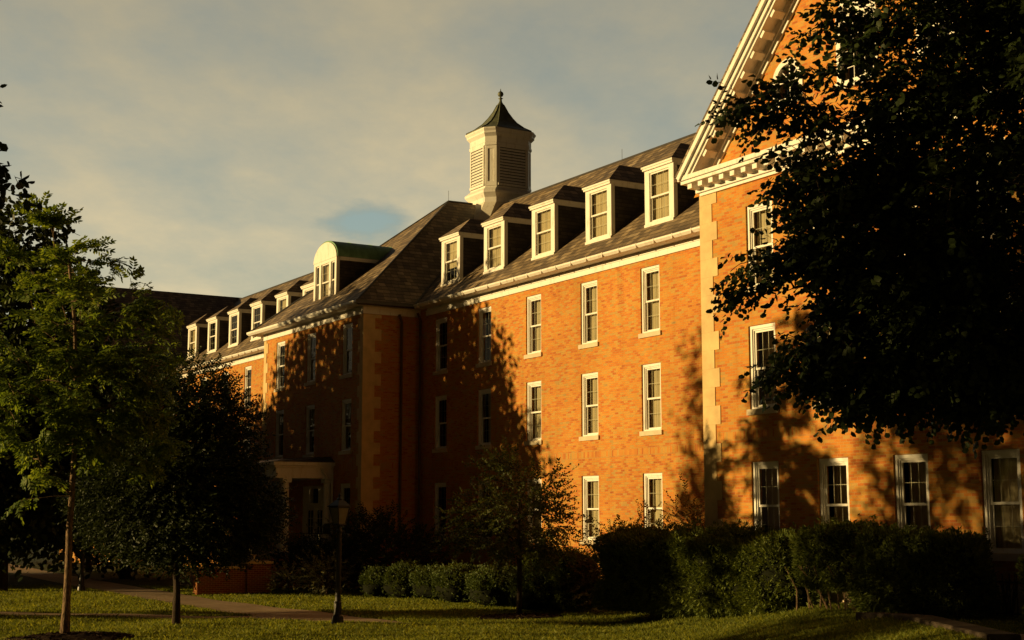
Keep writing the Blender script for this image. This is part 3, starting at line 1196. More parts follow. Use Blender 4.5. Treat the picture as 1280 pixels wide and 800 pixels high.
# door: a cream double door with transom in a panelled surround
dfr = MB()
yl = YC + .08
x0, x1 = DOOR_X - DOOR_W / 2, DOOR_X + DOOR_W / 2
zt = DOOR_Z + DOOR_H
dfr.box(x0, x0 + .22, yl - .02, yl + .16, DOOR_Z, zt)
dfr.box(x1 - .22, x1, yl - .02, yl + .16, DOOR_Z, zt)
dfr.box(x0 + .22, x1 - .22, yl - .018, yl + .16, zt - .12, zt)
dfr.box(x0 + .22, x1 - .22, yl - .018, yl + .16, zt - .86, zt - .72)
dfr.box(x0 + .22, x0 + .72, yl + .0, yl + .16, zt - .72, zt - .12)
dfr.box(x1 - .72, x1 - .22, yl + .0, yl + .16, zt - .72, zt - .12)
dfr.box(DOOR_X - .03, DOOR_X + .03, yl, yl + .15, DOOR_Z, zt - .86)
dr = dfr.build('door', M['door'], HALL)
for sgn in (-1, 1):
    lf = MB()
    a, b = (x0 + .22, DOOR_X - .03) if sgn < 0 else (DOOR_X + .03, x1 - .22)
    lf.box(a, a + .16, yl + .05, yl + .10, DOOR_Z, zt - .86)
    lf.box(b - .16, b, yl + .05, yl + .10, DOOR_Z, zt - .86)
    lf.box(a + .16, b - .16, yl + .05, yl + .10, DOOR_Z, DOOR_Z + .75)
    lf.box(a + .16, b - .16, yl + .05, yl + .10, zt - 1.02, zt - .86)
    muntin_grid(lf, a + .16, b - .16, DOOR_Z + .75, zt - 1.02, yl + .06, yl + .09, 2, 3, .025)
    lf.box(a + .24, b - .24, yl + .035, yl + .05, DOOR_Z + .12, DOOR_Z + .62)
    lf.build('door_leaf', M['door'], dr)
pn = MB()
pn.poly([(x0 + .22, yl + .075, DOOR_Z + .7), (x1 - .22, yl + .075, DOOR_Z + .7), (x1 - .22, yl + .075, zt - .1), (x0 + .22, yl + .075, zt - .1)])
pn.build('glass_pane', M['glass'], dr)
hd = MB()
hd.tube([(DOOR_X + .1, yl + .05, -.45), (DOOR_X + .1, yl - .03, -.45), (DOOR_X + .1, yl - .03, -.15), (DOOR_X + .1, yl + .05, -.15)], .013, 6)
hd.build('handle', M['black'], dr)
dk = MB()
dk.poly([(x0 - 3.5, yl + 1.2, DOOR_Z - .3), (x1 + .6, yl + 1.2, DOOR_Z - .3), (x1 + .6, yl + 1.2, zt + .6), (x0 - 3.5, yl + 1.2, zt + .6)])
dk.build('dark_interior', M['dark'], dr)

# ------------------------------------------------------------------ ground
def ground_sheet():
    def axis(lo, hi, c0, c1, step):
        a = list(np.arange(c0, c1 + .01, step))
        d, x = step, c1
        while x < hi:
            d *= 1.35
            x += d
            a.append(x)
        d, x = step, c0
        while x > lo:
            d *= 1.35
            x -= d
            a.insert(0, x)
        return np.array(a)
    # in the eye's own level frame: lat across, dep ahead
    la = axis(-900, 900, -34, 22, .4)
    de = axis(-300, 1600, 2, 70, .6)
    # keep the step at the curb crisp
    la = np.sort(np.concatenate([la, [CURB_LAT - .1, CURB_LAT, CURB_LAT + .1]]))
    A, D = np.meshgrid(la, de)
    X = HX * D + RX * A
    Y = HY * D + RY * A
    Z = ground_z(X, Y)
    v = np.stack([X, Y, Z], -1).reshape(-1, 3)
    nx_, ny_ = len(la), len(de)
    i = np.arange(nx_ * ny_).reshape(ny_, nx_)
    q = np.stack([i[:-1, :-1], i[:-1, 1:], i[1:, 1:], i[1:, :-1]], -1).reshape(-1, 4)
    o = quads_object('ground', v, q, M['soil'])
    o.data.polygons.foreach_set('use_smooth', [True] * len(o.data.polygons))
    return tag(o, 'mown lawn ground in front of the brick hall', 'ground', kind='structure')


ground_sheet()


def strip(name, pts, widths, label, dz=.018, m_='concrete', thick=.12):
    """path draped on the ground, a thin slab with real edges"""
    pts = [Vector((p[0], p[1], 0)) for p in pts]
    # resample
    rs, ws = [], []
    for i in range(len(pts) - 1):
        n = max(2, int((pts[i + 1] - pts[i]).length / .7))
        for k in range(n):
            t = k / n
            p0 = pts[max(i - 1, 0)]; p1 = pts[i]; p2 = pts[i + 1]; p3 = pts[min(i + 2, len(pts) - 1)]
            p = .5 * ((2 * p1) + (-p0 + p2) * t + (2 * p0 - 5 * p1 + 4 * p2 - p3) * t * t + (-p0 + 3 * p1 - 3 * p2 + p3) * t ** 3)
            rs.append(p)
            ws.append(widths[i] * (1 - t) + widths[i + 1] * t)
    rs.append(pts[-1])
    ws.append(widths[-1])
    V, Q = [], []
    K = 6
    for i, p in enumerate(rs):
        d = (rs[min(i + 1, len(rs) - 1)] - rs[max(i - 1, 0)]).normalized()
        s = Vector((-d.y, d.x, 0))
        for k in range(K + 1):
            c = p + s * ws[i] * (k / K - .5)
            V.append((c.x, c.y, gz(c.x, c.y) + dz))
    for i in range(len(rs) - 1):
        for k in range(K):
            a = i * (K + 1) + k
            Q.append((a, a + 1, a + K + 2, a + K + 1))
    o = quads_object(name, V, Q, M[m_])
    return tag(o, label, 'path', kind='structure'), rs, ws


P1, p1s, p1w = strip('path', [(-96, 18.6), (-87.5, 18.1), (-76, 17.2), (-64.7, 16.5), (-53, 16.0), (-46.7, 15.7), (-41.0, 15.9), (-37.8, 16.1), (-36.0, 16.4), (-34.6, 16.9), (-33.6, 17.2)],
                     [2, 2, 2, 2, 2.0, 2.0, 2.2, 2.3, 1.7, .7, .1], 'pale concrete path curving past the hall to the lamp post')
P2, p2s, p2w = strip('path', [(-37.0, 15.6), (-38.6, 13.9), (-41.2, 11.2), (-43.6, 8.6), (-47.5, 4.0), (-52, -1.5)], [1.3, 1.2, 1.2, 1.2, 1.2, 1.2],
                     'narrow concrete path crossing the lawn behind the young tree', dz=.022)
a = cf(7.55, 23.7)
b_ = cf(10.5, 23.9)
c_ = cf(16, 24.4)
P3, p3s, p3w = strip('path', [(a.x, a.y), (b_.x, b_.y), (c_.x, c_.y)], [1.5, 1.5, 1.5], 'short concrete walk beside the end of the kerb')
paths = [(p1s, p1w), (p2s, p2w), (p3s, p3w)]

# kerb stones along the raised lawn edge
kb = MB()
secs = []
for dep, lat in ((21.3, 7.12), (22.5, 7.10), (24, 7.08), (25.5, 7.05), (26.6, 7.0), (27.4, 6.92), (28.0, 6.8)):
    top = -1.665 - (.0 if dep < 25.5 else .045 * (dep - 25.5))
    secs.append([cf(lat - .24, dep, top - .01), cf(lat - .22, dep, top + .005), cf(lat + .24, dep, top), cf(lat + .26, dep, top - .03), cf(lat + .26, dep, -2.3), cf(lat - .24, dep, -2.3)])
for a, b in zip(secs, secs[1:]):
    kb.hull(a, b)
tag(kb.build('kerb', M['curb']), 'stone kerb coloured darker for its shade, edging the raised lawn at the end of the hedge', 'kerb', kind='structure')

# ------------------------------------------------------------------ foliage
def leaf6(L, Wd, fold=.15):
    """one leaf along +x, two quads folded at the midrib"""
    v = np.array([[0, 0, 0], [L * .30, Wd * .5, -fold * Wd], [L * .70, Wd * .42, -fold * Wd], [L, 0, 0], [L * .70, -Wd * .42, -fold * Wd], [L * .30, -Wd * .5, -fold * Wd]])
    f = np.array([[0, 3, 2, 1], [0, 5, 4, 3]])
    return v, f


def rot_to(d, roll):
    d = d / np.linalg.norm(d)
    a = np.array([0, 0, 1.0]) if abs(d[2]) < .95 else np.array([1.0, 0, 0])
    y = np.cross(a, d)
    y /= np.linalg.norm(y)
    z = np.cross(d, y)
    c, s = math.cos(roll), math.sin(roll)
    return np.stack([d, y * c + z * s, -y * s + z * c], 1)


def add_leaf(V, Fc, pos, d, roll, L, Wd, fold=.15):
    v, f = leaf6(L, Wd, fold)
    R = rot_to(np.asarray(d, float), roll)
    n = sum(len(x) for x in V)
    V.append(v @ R.T + pos)
    Fc.append(f + n)


def spray(kind, rng):
    """leaf cluster template growing along +x from the origin; returns verts, quads"""
    V, Fc = [], []
    if kind == 'pinnate':            # a rosette of drooping compound leaves
        for k in range(4):
            az = rng.uniform(-1.25, 1.25)
            d = np.array([math.cos(az), math.sin(az), rng.uniform(-.05, .5)])
            d /= np.linalg.norm(d)
            p = np.zeros(3)
            ln = rng.uniform(.30, .44)
            nl = 6
            for i in range(nl):
                t = (i + .8) / nl
                q = d * ln * t + np.array([0, 0, -.22 * t * t * ln / .4])
                side = np.cross(d, [0, 0, 1.0])
                for sg in (-1, 1):
                    ld = d * .55 + side * sg * .8 + np.array([0, 0, -.45 + rng.normal(0, .15)])
                    add_leaf(V, Fc, q, ld, rng.normal(0, .3), rng.uniform(.10, .145), .048, .1)
            add_leaf(V, Fc, q, d + np.array([0, 0, -.7]), 0, .13, .05, .1)
    elif kind == 'linden':
        n = 10
        for i in range(n):
            t = (i + .6) / n
            q = np.array([.30 * t, .03 * math.sin(3 * t), -.08 * t * t])
            sg = 1 if i % 2 else -1
            d = np.array([.55, sg * .8, -.55 + rng.normal(0, .3)])
            add_leaf(V, Fc, q + d * .03, d, rng.normal(0, .5), rng.uniform(.06, .09), rng.uniform(.055, .078), .12)
    elif kind == 'fine':
        n = 16
        for i in range(n):
            t = (i + .6) / n
            q = np.array([.5 * t, 0, -.05 * t])
            sg = 1 if i % 2 else -1
            d = np.array([.6, sg * .8, rng.normal(-.1, .5)])
            add_leaf(V, Fc, q, d, rng.normal(0, .6), rng.uniform(.06, .10), rng.uniform(.032, .05), .12)
    elif kind == 'coarse':
        n = 12
        for i in range(n):
            d = rng.normal(0, 1, 3) + np.array([.5, 0, -.2])
            q = rng.normal(0, .24, 3) + np.array([.3, 0, 0])
            add_leaf(V, Fc, q, d, rng.uniform(0, 3), rng.uniform(.16, .26), rng.uniform(.10, .16), .1)
    elif kind == 'tuft':
        n = 7
        for i in range(n):
            d = np.array([1.0, 0, 0]) + rng.normal(0, .65, 3)
            add_leaf(V, Fc, rng.normal(0, .02, 3), d, rng.uniform(0, 3), rng.uniform(.05, .09), rng.uniform(.014, .024), .1)
    elif kind == 'round':
        n = 7
        for i in range(n):
            d = np.array([.8, 0, 0]) + rng.normal(0, .7, 3)
            add_leaf(V, Fc, rng.normal(0, .03, 3), d, rng.uniform(0, 3), rng.uniform(.035, .055), rng.uniform(.022, .034), .1)
    return np.concatenate(V), np.concatenate(Fc)


TEMPL = {}


def templates(kind):
    if kind not in TEMPL:
        r = np.random.default_rng(abs(hash(kind)) % 1000 if False else sum(map(ord, kind)))
        TEMPL[kind] = [spray(kind, r) for _ in range(7)]
    return TEMPL[kind]


def scatter_sprays(kind, pts, dirs, rng, scale=(.8, 1.2)):
    T = templates(kind)
    VV, FF = [], []
    n = 0
    which = rng.integers(0, len(T), len(pts))
    for k in range(len(T)):
        sel = np.where(which == k)[0]
        if not len(sel):
            continue
        v, f = T[k]
        R = np.stack([rot_to(dirs[i], rng.normal(0, .35)) for i in sel])
        sc = rng.uniform(*scale, len(sel))
        W = np.einsum('sij,vj->svi', R, v) * sc[:, None, None] + pts[sel][:, None, :]
        VV.append(W.reshape(-1, 3))
        FF.append((f[None] + (np.arange(len(sel)) * len(v))[:, None, None] + n).reshape(-1, 4))
        n += len(sel) * len(v)
    return np.concatenate(VV), np.concatenate(FF)


def clump_points(clumps, n, rng, shell=.55, cluster=0, spread=.18):
    """random points in a union of ellipsoids (centre, radii, weight)"""
    w = np.array([c[2] if len(c) > 2 else c[1][0] * c[1][1] * c[1][2] for c in clumps], float)
    w /= w.sum()
    out = []
    if cluster:
        n = max(1, n // cluster)
    for i in rng.choice(len(clumps), n, p=w):
        c, r = clumps[i][0], clumps[i][1]
        d = rng.normal(0, 1, 3)
        d /= np.linalg.norm(d)
        s = rng.uniform(shell ** 3, 1) ** (1 / 3) if rng.random() < .75 else rng.random() ** .5
        out.append(np.array(c) + d * np.array(r) * s)
    out = np.array(out)
    if cluster:
        k = rng.integers(max(1, cluster // 2), int(cluster * 1.5) + 1, len(out))
        out = np.repeat(out, k, 0)
        out = out + rng.normal(0, 1, out.shape) * np.array([spread, spread, spread * .6])
    return out


def grow(base, trunk, pts, r_base, bend=.12, bf=.25, rng=RNG, r_twig=.005):
    """join every spray point to a trunk by limbs; returns node array, parents, radii"""
    nodes = [np.array(p, float) for p in trunk]
    par = [-1] + list(range(len(trunk) - 1))
    plen = [0.0]
    for i in range(1, len(nodes)):
        plen.append(plen[-1] + np.linalg.norm(nodes[i] - nodes[i - 1]))
    tr = np.array(nodes)
    first = max(1, int(len(trunk) * .45))
    dist = np.min(np.linalg.norm(pts[:, None] - tr[None], axis=2), axis=1)
    tips = np.zeros(len(pts), int)
    arr = np.zeros((len(nodes) + len(pts) * 3 + 10, 3))
    pl = np.zeros(len(arr))
    arr[:len(nodes)] = tr
    pl[:len(nodes)] = plen
    cnt = len(nodes)
    pen = np.zeros(len(arr))
    pen[:first] = 50
    for i in np.argsort(dist):
        p = pts[i]
        dv = p - arr[:cnt]
        dl = np.linalg.norm(dv, axis=1)
        cost = dl + bf * pl[:cnt] + pen[:cnt] + np.maximum(0, -dv[:, 2]) * .35
        j = int(np.argmin(cost))
        a = arr[j]
        L = dl[j]
        if L < .02:
            tips[i] = j
            continue
        prev = j
        for t in (.35, .7):
            q = a + (p - a) * t + rng.normal(0, bend * .3 * L, 3) * .5 + np.array([0, 0, bend * L * (t * (1 - t)) * 2])
            arr[cnt] = q
            par.append(prev)
            pl[cnt] = pl[prev] + np.linalg.norm(q - arr[prev])
            prev = cnt
            cnt += 1
        arr[cnt] = p
        par.append(prev)
        pl[cnt] = pl[prev] + np.linalg.norm(p - arr[prev])
        tips[i] = cnt
        cnt += 1
    par = np.array(par)
    area = np.zeros(cnt)
    e = 2.2
    haskid = np.zeros(cnt, bool)
    haskid[par[par >= 0]] = True
    area[~haskid] = r_twig ** e
    order = np.argsort(-pl[:cnt])
    for i in order:
        if par[i] >= 0:
            area[par[i]] += area[i]
    rad = area ** (1 / e)
    rad = rad * min(1.0, r_base / rad[0]) if rad[0] > r_base else rad
    nt_ = len(trunk)
    for i in range(nt_):
        rad[i] = max(rad[i], r_base * (1 - .75 * i / nt_))
    return arr[:cnt], par, rad, tips


def limb_mesh(nodes, par, rad, nt_, minr=.0):
    mb = MB()
    mb.tube([nodes[i] for i in range(nt_)], [rad[i] for i in range(nt_)], 10)
    # root flare
    for i in range(nt_, len(nodes)):
        p = par[i]
        if rad[i] < minr:
            continue
        a, b = nodes[p], nodes[i]
        if np.linalg.norm(b - a) < .01:
            continue
        ra = min(rad[p], rad[i] * 1.35)
        mb.tube([a, b], [ra, rad[i]], 6 if rad[i] > .03 else 4, cap=False)
    return mb


def tree(name, label, cat, base, trunk, clumps, n, kind, leafm, barkm, r_base, seed, shell=.55, spray_scale=(.8, 1.2), droop=-.2, group=None, bf=.25, minr=0.0, extra=None, bend=.12, cluster=0, spread=.18):
    rng = np.random.default_rng(seed)
    pts = clump_points(clumps, n, rng, shell, cluster, spread)
    pts = pts[pts[:, 2] > gz(base[0], base[1]) + .3]
    if extra is not None:
        pts = np.concatenate([pts, extra])
    bz_ = gz(base[0], base[1])
    tr = [(base[0] + dx, base[1] + dy, bz_ - .15 if i == 0 else bz_ + dz) for i, (dx, dy, dz) in enumerate(trunk)]
    nodes, par, rad, tips = grow(base, tr, pts, r_base, bf=bf, rng=rng, bend=bend)
    rad[0] *= 1.35
    root = empty(name, label, cat, (base[0], base[1], bz_), group)
    off = np.array([base[0], base[1], bz_])
    mb = limb_mesh(nodes - off, par, rad, len(tr), minr)
    mb.build('trunk', barkm, root, smooth=True, recalc=False)
    cen = np.mean(pts, 0)
    d = []
    for i in range(len(pts)):
        q = par[tips[i]]
        v = pts[i] - nodes[q]
        v = v / (np.linalg.norm(v) + 1e-6)
        o = pts[i] - np.array([tr[-1][0], tr[-1][1], cen[2]])
        o = o / (np.linalg.norm(o) + 1e-6)
        w = v * .6 + o * .6 + rng.normal(0, .35, 3) + np.array([0, 0, droop])
        d.append(w)
    V, Q = scatter_sprays(kind, pts, np.array(d), rng, spray_scale)
    crown = quads_object('crown', V - off, Q, leafm, root)
    return root


def straight(h, n=7, lean=(0, 0), wob=.04, seed=0):
    r = np.random.default_rng(seed)
    return [(lean[0] * i / n + (r.normal(0, wob) if 0 < i else 0), lean[1] * i / n + (r.normal(0, wob) if 0 < i else 0), h * i / n) for i in range(n + 1)]


def C(lat, dep, z, rl, rd, rz, w=None):
    """ellipsoid clump in the level eye frame (radii treated as round in plan)"""
    p = cf(lat, dep, z)
    r = (rl + rd) / 2
    t = ((p.x, p.y, p.z), (r, r, rz))
    return t + ((w,) if w else ())


# young tree on the left lawn
b = cf(-10.16, 33.37)
cl = [C(-11.35, 33.2, 5.9, 1.0, 1.0, 1.55), C(-10.3, 33.5, 5.0, 1.3, 1.3, 1.4), C(-11.8, 33.0, 3.9, 1.2, 1.3, 1.3), C(-9.25, 33.6, 5.1, .65, .8, 1.35), C(-8.55, 33.8, 4.3, .7, .7, .8),
      C(-9.2, 33.2, 3.0, 1.25, 1.3, 1.2), C(-10.5, 33.6, 2.9, 1.4, 1.4, 1.4), C(-12.0, 33.0, 2.2, 1.1, 1.2, .9), C(-9.1, 33.6, 1.65, 1.0, 1.1, .75), C(-10.8, 32.9, 1.5, 1.0, 1.0, .6),
      C(-11.1, 33.4, .55, .45, .5, .45), C(-9.0, 34.0, 3.9, 1.0, 1.0, 1.0), C(-8.5, 33.9, 3.2, .7, .8, .8), C(-10.2, 34.2, 3.9, 1.2, 1.2, 1.2), C(-8.6, 33.3, 2.2, .6, .7, .6), C(-11.5, 33.3, 7.0, .35, .4, .55)]
tree('young_tree', 'slender young tree with feathery drooping leaves standing in a mulch ring', 'tree', (b.x, b.y),
     [(0, 0, 0), (.02, .01, .8), (0, .02, 1.6), (.03, 0, 2.4), (.02, .03, 3.2), (.0, .05, 4.4), (.05, .02, 5.6), (-.05, -.05, 7.2), (-.2, -.2, 8.6)], cl, 640, 'pinnate', M['leaf_pinnate'], M['bark'], .095, 3,
     shell=.35, spray_scale=(.85, 1.25), droop=-.1, bf=.3, cluster=5, spread=.15)

# dense dark tree behind it
b = cf(-8.44, 36.89)
cl = [C(-8.35, 37.0, 2.6, 1.3, 1.4, 1.5), C(-8.5, 36.9, 1.2, 1.9, 1.9, 1.5), C(-8.2, 37.0, .1, 2.25, 2.2, 1.2), C(-9.4, 37.0, .4, 1.6, 1.8, 1.3), C(-7.2, 36.8, .3, 1.3, 1.5, 1.1), C(-7.7, 37.0, 2.0, 1.15, 1.2, 1.3), C(-8.9, 37.0, 2.2, 1.2, 1.2, 1.3)]
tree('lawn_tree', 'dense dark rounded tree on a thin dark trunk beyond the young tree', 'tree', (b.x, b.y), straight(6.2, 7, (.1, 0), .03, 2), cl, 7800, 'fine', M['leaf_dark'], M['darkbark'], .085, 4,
     shell=.62, spray_scale=(.8, 1.25), minr=.006)

# crab apple against the wall
b = cf(.18, 40.54)
cl = [C(-.1, 40.5, 1.25, .55, .6, .55), C(-.55, 40.6, .5, .75, .8, .75), C(.35, 40.4, .4, .85, .9, .8), C(.0, 40.6, -.5, 1.25, 1.2, .7), C(1.15, 40.4, .85, .35, .4, .55), C(1.3, 40.4, -.1, .5, .5, .55),
      C(1.25, 40.3, -.75, .55, .5, .3), C(-1.2, 40.7, -.2, .6, .6, .6)]
tree('crabapple_tree', 'small twiggy tree with pointed leaves in front of the sunlit brick wall', 'tree', (b.x, b.y), [(0, 0, 0), (.02, .02, .6), (-.02, .04, 1.2), (0, .02, 1.8), (.02, 0, 2.6), (-.03, .02, 3.6)],
     cl, 760, 'fine', M['leaf_crab'], M['darkbark'], .07, 5, shell=.3, spray_scale=(.85, 1.45), droop=-.25, cluster=4, spread=.13)

# big linden at the right, its trunk outside the frame
b = cf(8.3, 17.6)
cl = [C(6.75, 17.0, 4.1, 2.25, 2.25, 2.55, 13), C(8.8, 17.6, 5.4, 3.2, 3.2, 4.4, 7), C(4.95, 16.6, 3.4, .95, .95, 1.2, 3.2), C(4.3, 16.4, 2.4, .68, .7, .7, 1.5),
      C(5.1, 16.5, 1.98, .8, .85, .58, 1.7), C(6.1, 16.8, 1.78, .9, .9, .52, 1.6), C(7.2, 17.0, 2.0, .9, .9, .7, 1.6), C(5.9, 16.9, 5.9, 1.0, 1.0, 1.1, 2.4), C(7.0, 17.0, 7.2, 1.9, 1.9, 1.8, 4),
      C(4.2, 16.4, 5.75, .3, .3, .2, .18), C(3.7, 16.3, 4.3, .42, .42, .38, .42), C(3.75, 16.3, 1.8, .42, .42, .34, .45), C(4.3, 16.4, 1.5, .42, .42, .28, .5),
      C(4.7, 16.4, 4.9, .6, .6, .6, 1.1), C(3.75, 16.3, 3.55, .5, .5, .6, .9), C(4.35, 16.5, 4.05, .5, .5, .6, .8), C(3.55, 16.2, 3.0, .4, .4, .35, .4), C(4.6, 16.4, 5.75, .4, .4, .5, .5), C(4.9, 16.6, 2.4, .9, .9, .9, 2), C(5.3, 16.5, 1.4, .5, .5, .22, .35), C(6.4, 16.6, 1.42, .4, .4, .2, .3)]
ch = []
r3 = np.random.default_rng(3)
for (la0, z0, la1, z1, dp, k) in ((3.7, 4.75, 2.42, 4.70, 16.3, 52), (3.3, 4.65, 2.75, 4.42, 16.2, 22), (3.7, 2.95, 2.5, 2.72, 16.2, 46), (3.2, 2.7, 2.5, 2.45, 16.3, 22), (3.6, 3.75, 2.95, 3.72, 16.2, 20), (3.9, 5.0, 3.2, 5.05, 16.3, 22),
                                  (3.6, 2.0, 2.85, 1.62, 16.2, 26), (4.2, 5.95, 3.4, 5.6, 16.3, 24), (4.3, 5.6, 3.75, 5.2, 16.2, 20), (4.1, 1.45, 3.6, 1.15, 16.2, 14)):
    for q in range(k):
        t = (q + .5) / k
        v = cf(la0 + (la1 - la0) * t, dp + r3.normal(0, .12), z0 + (z1 - z0) * t + .12 * math.sin(3 * t))
        ch.append((v.x + r3.normal(0, .05), v.y + r3.normal(0, .05), v.z + r3.normal(0, .085 * (1 - .5 * t))))
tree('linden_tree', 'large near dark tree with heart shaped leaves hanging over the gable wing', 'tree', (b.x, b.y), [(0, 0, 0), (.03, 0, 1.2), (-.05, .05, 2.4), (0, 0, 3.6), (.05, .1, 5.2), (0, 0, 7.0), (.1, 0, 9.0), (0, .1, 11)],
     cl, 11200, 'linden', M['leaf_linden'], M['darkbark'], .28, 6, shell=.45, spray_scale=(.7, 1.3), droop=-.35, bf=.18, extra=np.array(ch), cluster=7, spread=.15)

# trees at and beyond the left edge of the view; they throw the shadows on the walls
TREES = [
    ('broad_tree', 'tall broad dark tree standing behind the young tree at the far left', (-55.9, 11.6), 14.2, 3.5, [(0, 0, 4.3, 4.9, 2.9), (.5, .2, 6.8, 4.7, 3.0), (-.2, 0, 10.0, 3.4, 2.6), (-.3, 0, 12.6, 2.0, 1.7), (-2.5, -1.0, 6.4, 3.4, 4)], 4600, 11),
    ('spreading_tree', 'spreading dark tree left of the pavilion, its upper leaves letting sun spots through', (-66.4, 5.8), 16.5, 4, [(0, 0, 3.0, 5.4, 3.4), (.2, 0, 7.8, 5.0, 3.3), (1.4, 0, 11.0, 4.3, 2.0, .8), (2.6, .6, 13.4, 3.4, 1.6, .42), (-3.6, -1, 5.4, 3.8, 4.2)], 4600, 12),
    ('slim_tree', 'slim upright tree at the left whose shadow falls near the wing corner', (-46.9, -.9), 12.5, 2, [(0, 0, 3.2, 1.5, 2.8), (0, 0, 7.0, 1.3, 2.4, .8), (0, 0, 10.2, 1.0, 1.8, .7)], 300, 15),
    ('low_tree', 'low broad tree left of the spreading tree, shading the lower windows of the far range', (-75.3, 6.2), 9, 4, [(0, 0, 3.5, 5.0, 3.6), (0, 0, 8.6, 4.4, 3.0), (5, 0, 4.0, 3.5, 4.0)], 2200, 18),
    ('far_shade_tree', 'tall unseen tree added at the far end of the range to shade the distant wing', (-98.5, 9.5), 19, 4, [(0, 0, 5, 5.5, 5), (0, 0, 11, 5, 4), (4, 1, 7, 4.5, 5), (0, 0, 15.5, 3.4, 3)], 700, 17),  # added out of view to darken the distant gable
    ('leafy_tree', 'tall leafy tree whose outer twigs reach into the picture above the young tree', (-30.9, .2), 16, 4, [(0, 0, 5.9, 4.5, 3.7), (-1.0, 2.0, 9.0, 2.8, 2.4), (.5, -.5, 10.6, 3.6, 3.0), (1.5, -2, 6, 3.2, 3.0)], 2400, 13),
    ('shade_tree', 'large unseen tree added on the lawn left of the camera to shade the linden', (-21.5, -5.2), 15, 5, [(0, 0, 6.2, 5.2, 4.6), (.5, 0, 11, 4.2, 3.6), (3, -1, 5.5, 3.6, 4), (-2.5, 1, 6.0, 3, 4)], 850, 14),  # put in out of view to keep sun off the linden
]
for name, label, (x, y), h, r_, cls, n, seed in TREES:
    g0 = gz(x, y)
    cl = [((x + c[0], y + c[1], g0 + c[2]), (c[3], c[3], c[4]), c[3] ** 2 * c[4] * (c[5] if len(c) > 5 else 1.0)) for c in cls]
    ex_ = None
    if name == 'leafy_tree':
        ex_ = []
        r4 = np.random.default_rng(9)
        for (la, z_, k) in ((-10.05, 6.35, 14), (-10.2, 6.75, 8), (-10.2, 7.9, 5), (-10.7, 6.7, 12), (-11.2, 7.3, 12)):
            for q in range(k):
                v = cf(la - abs(r4.normal(0, .10)), 26.6 + r4.normal(0, .2), z_ + r4.normal(0, .16))
                ex_.append((v.x, v.y, v.z))
        ex_ = np.array(ex_)
    tree(name, label, 'tree', (x, y), straight(h * .72, 7, (.3, -.2), .06, seed), cl, n, 'coarse', M['leaf_dark'], M['darkbark'], .24, seed, shell=.4, spray_scale=(.55, 1.2) if ex_ is not None else (1.0, 1.6), minr=.003 if ex_ is not None else .012, extra=ex_)

# dark trees standing in front of the far range
for k, (lat, dep, z, rr, rz, seed) in enumerate(((-17.5, 66, 1.6, 3.2, 4.2, 21), (-21.5, 74, 2.4, 3.4, 5.0, 22), (-25.5, 71, 2.6, 3.6, 5.2, 24))):
    p = cf(lat, dep)
    lab = ['dark tree in front of the far range, nearest the pavilion', 'dark tree in front of the far range, between two others', 'dark tree in front of the far range, farthest from the pavilion'][k]
    cl = [((p.x, p.y, z), (rr, rr, rz)), ((p.x + .5, p.y, z - 1.8), (rr * 1.05, rr * 1.05, 2.2))]
    tree('background_tree', lab, 'tree', (p.x, p.y), straight(6, 6, (0, 0), .05, seed), cl, 420, 'coarse', M['leaf_dark'], M['darkbark'], .2, seed, shell=.6, spray_scale=(1.0, 1.5), group='dark trees before the far range', minr=.02)


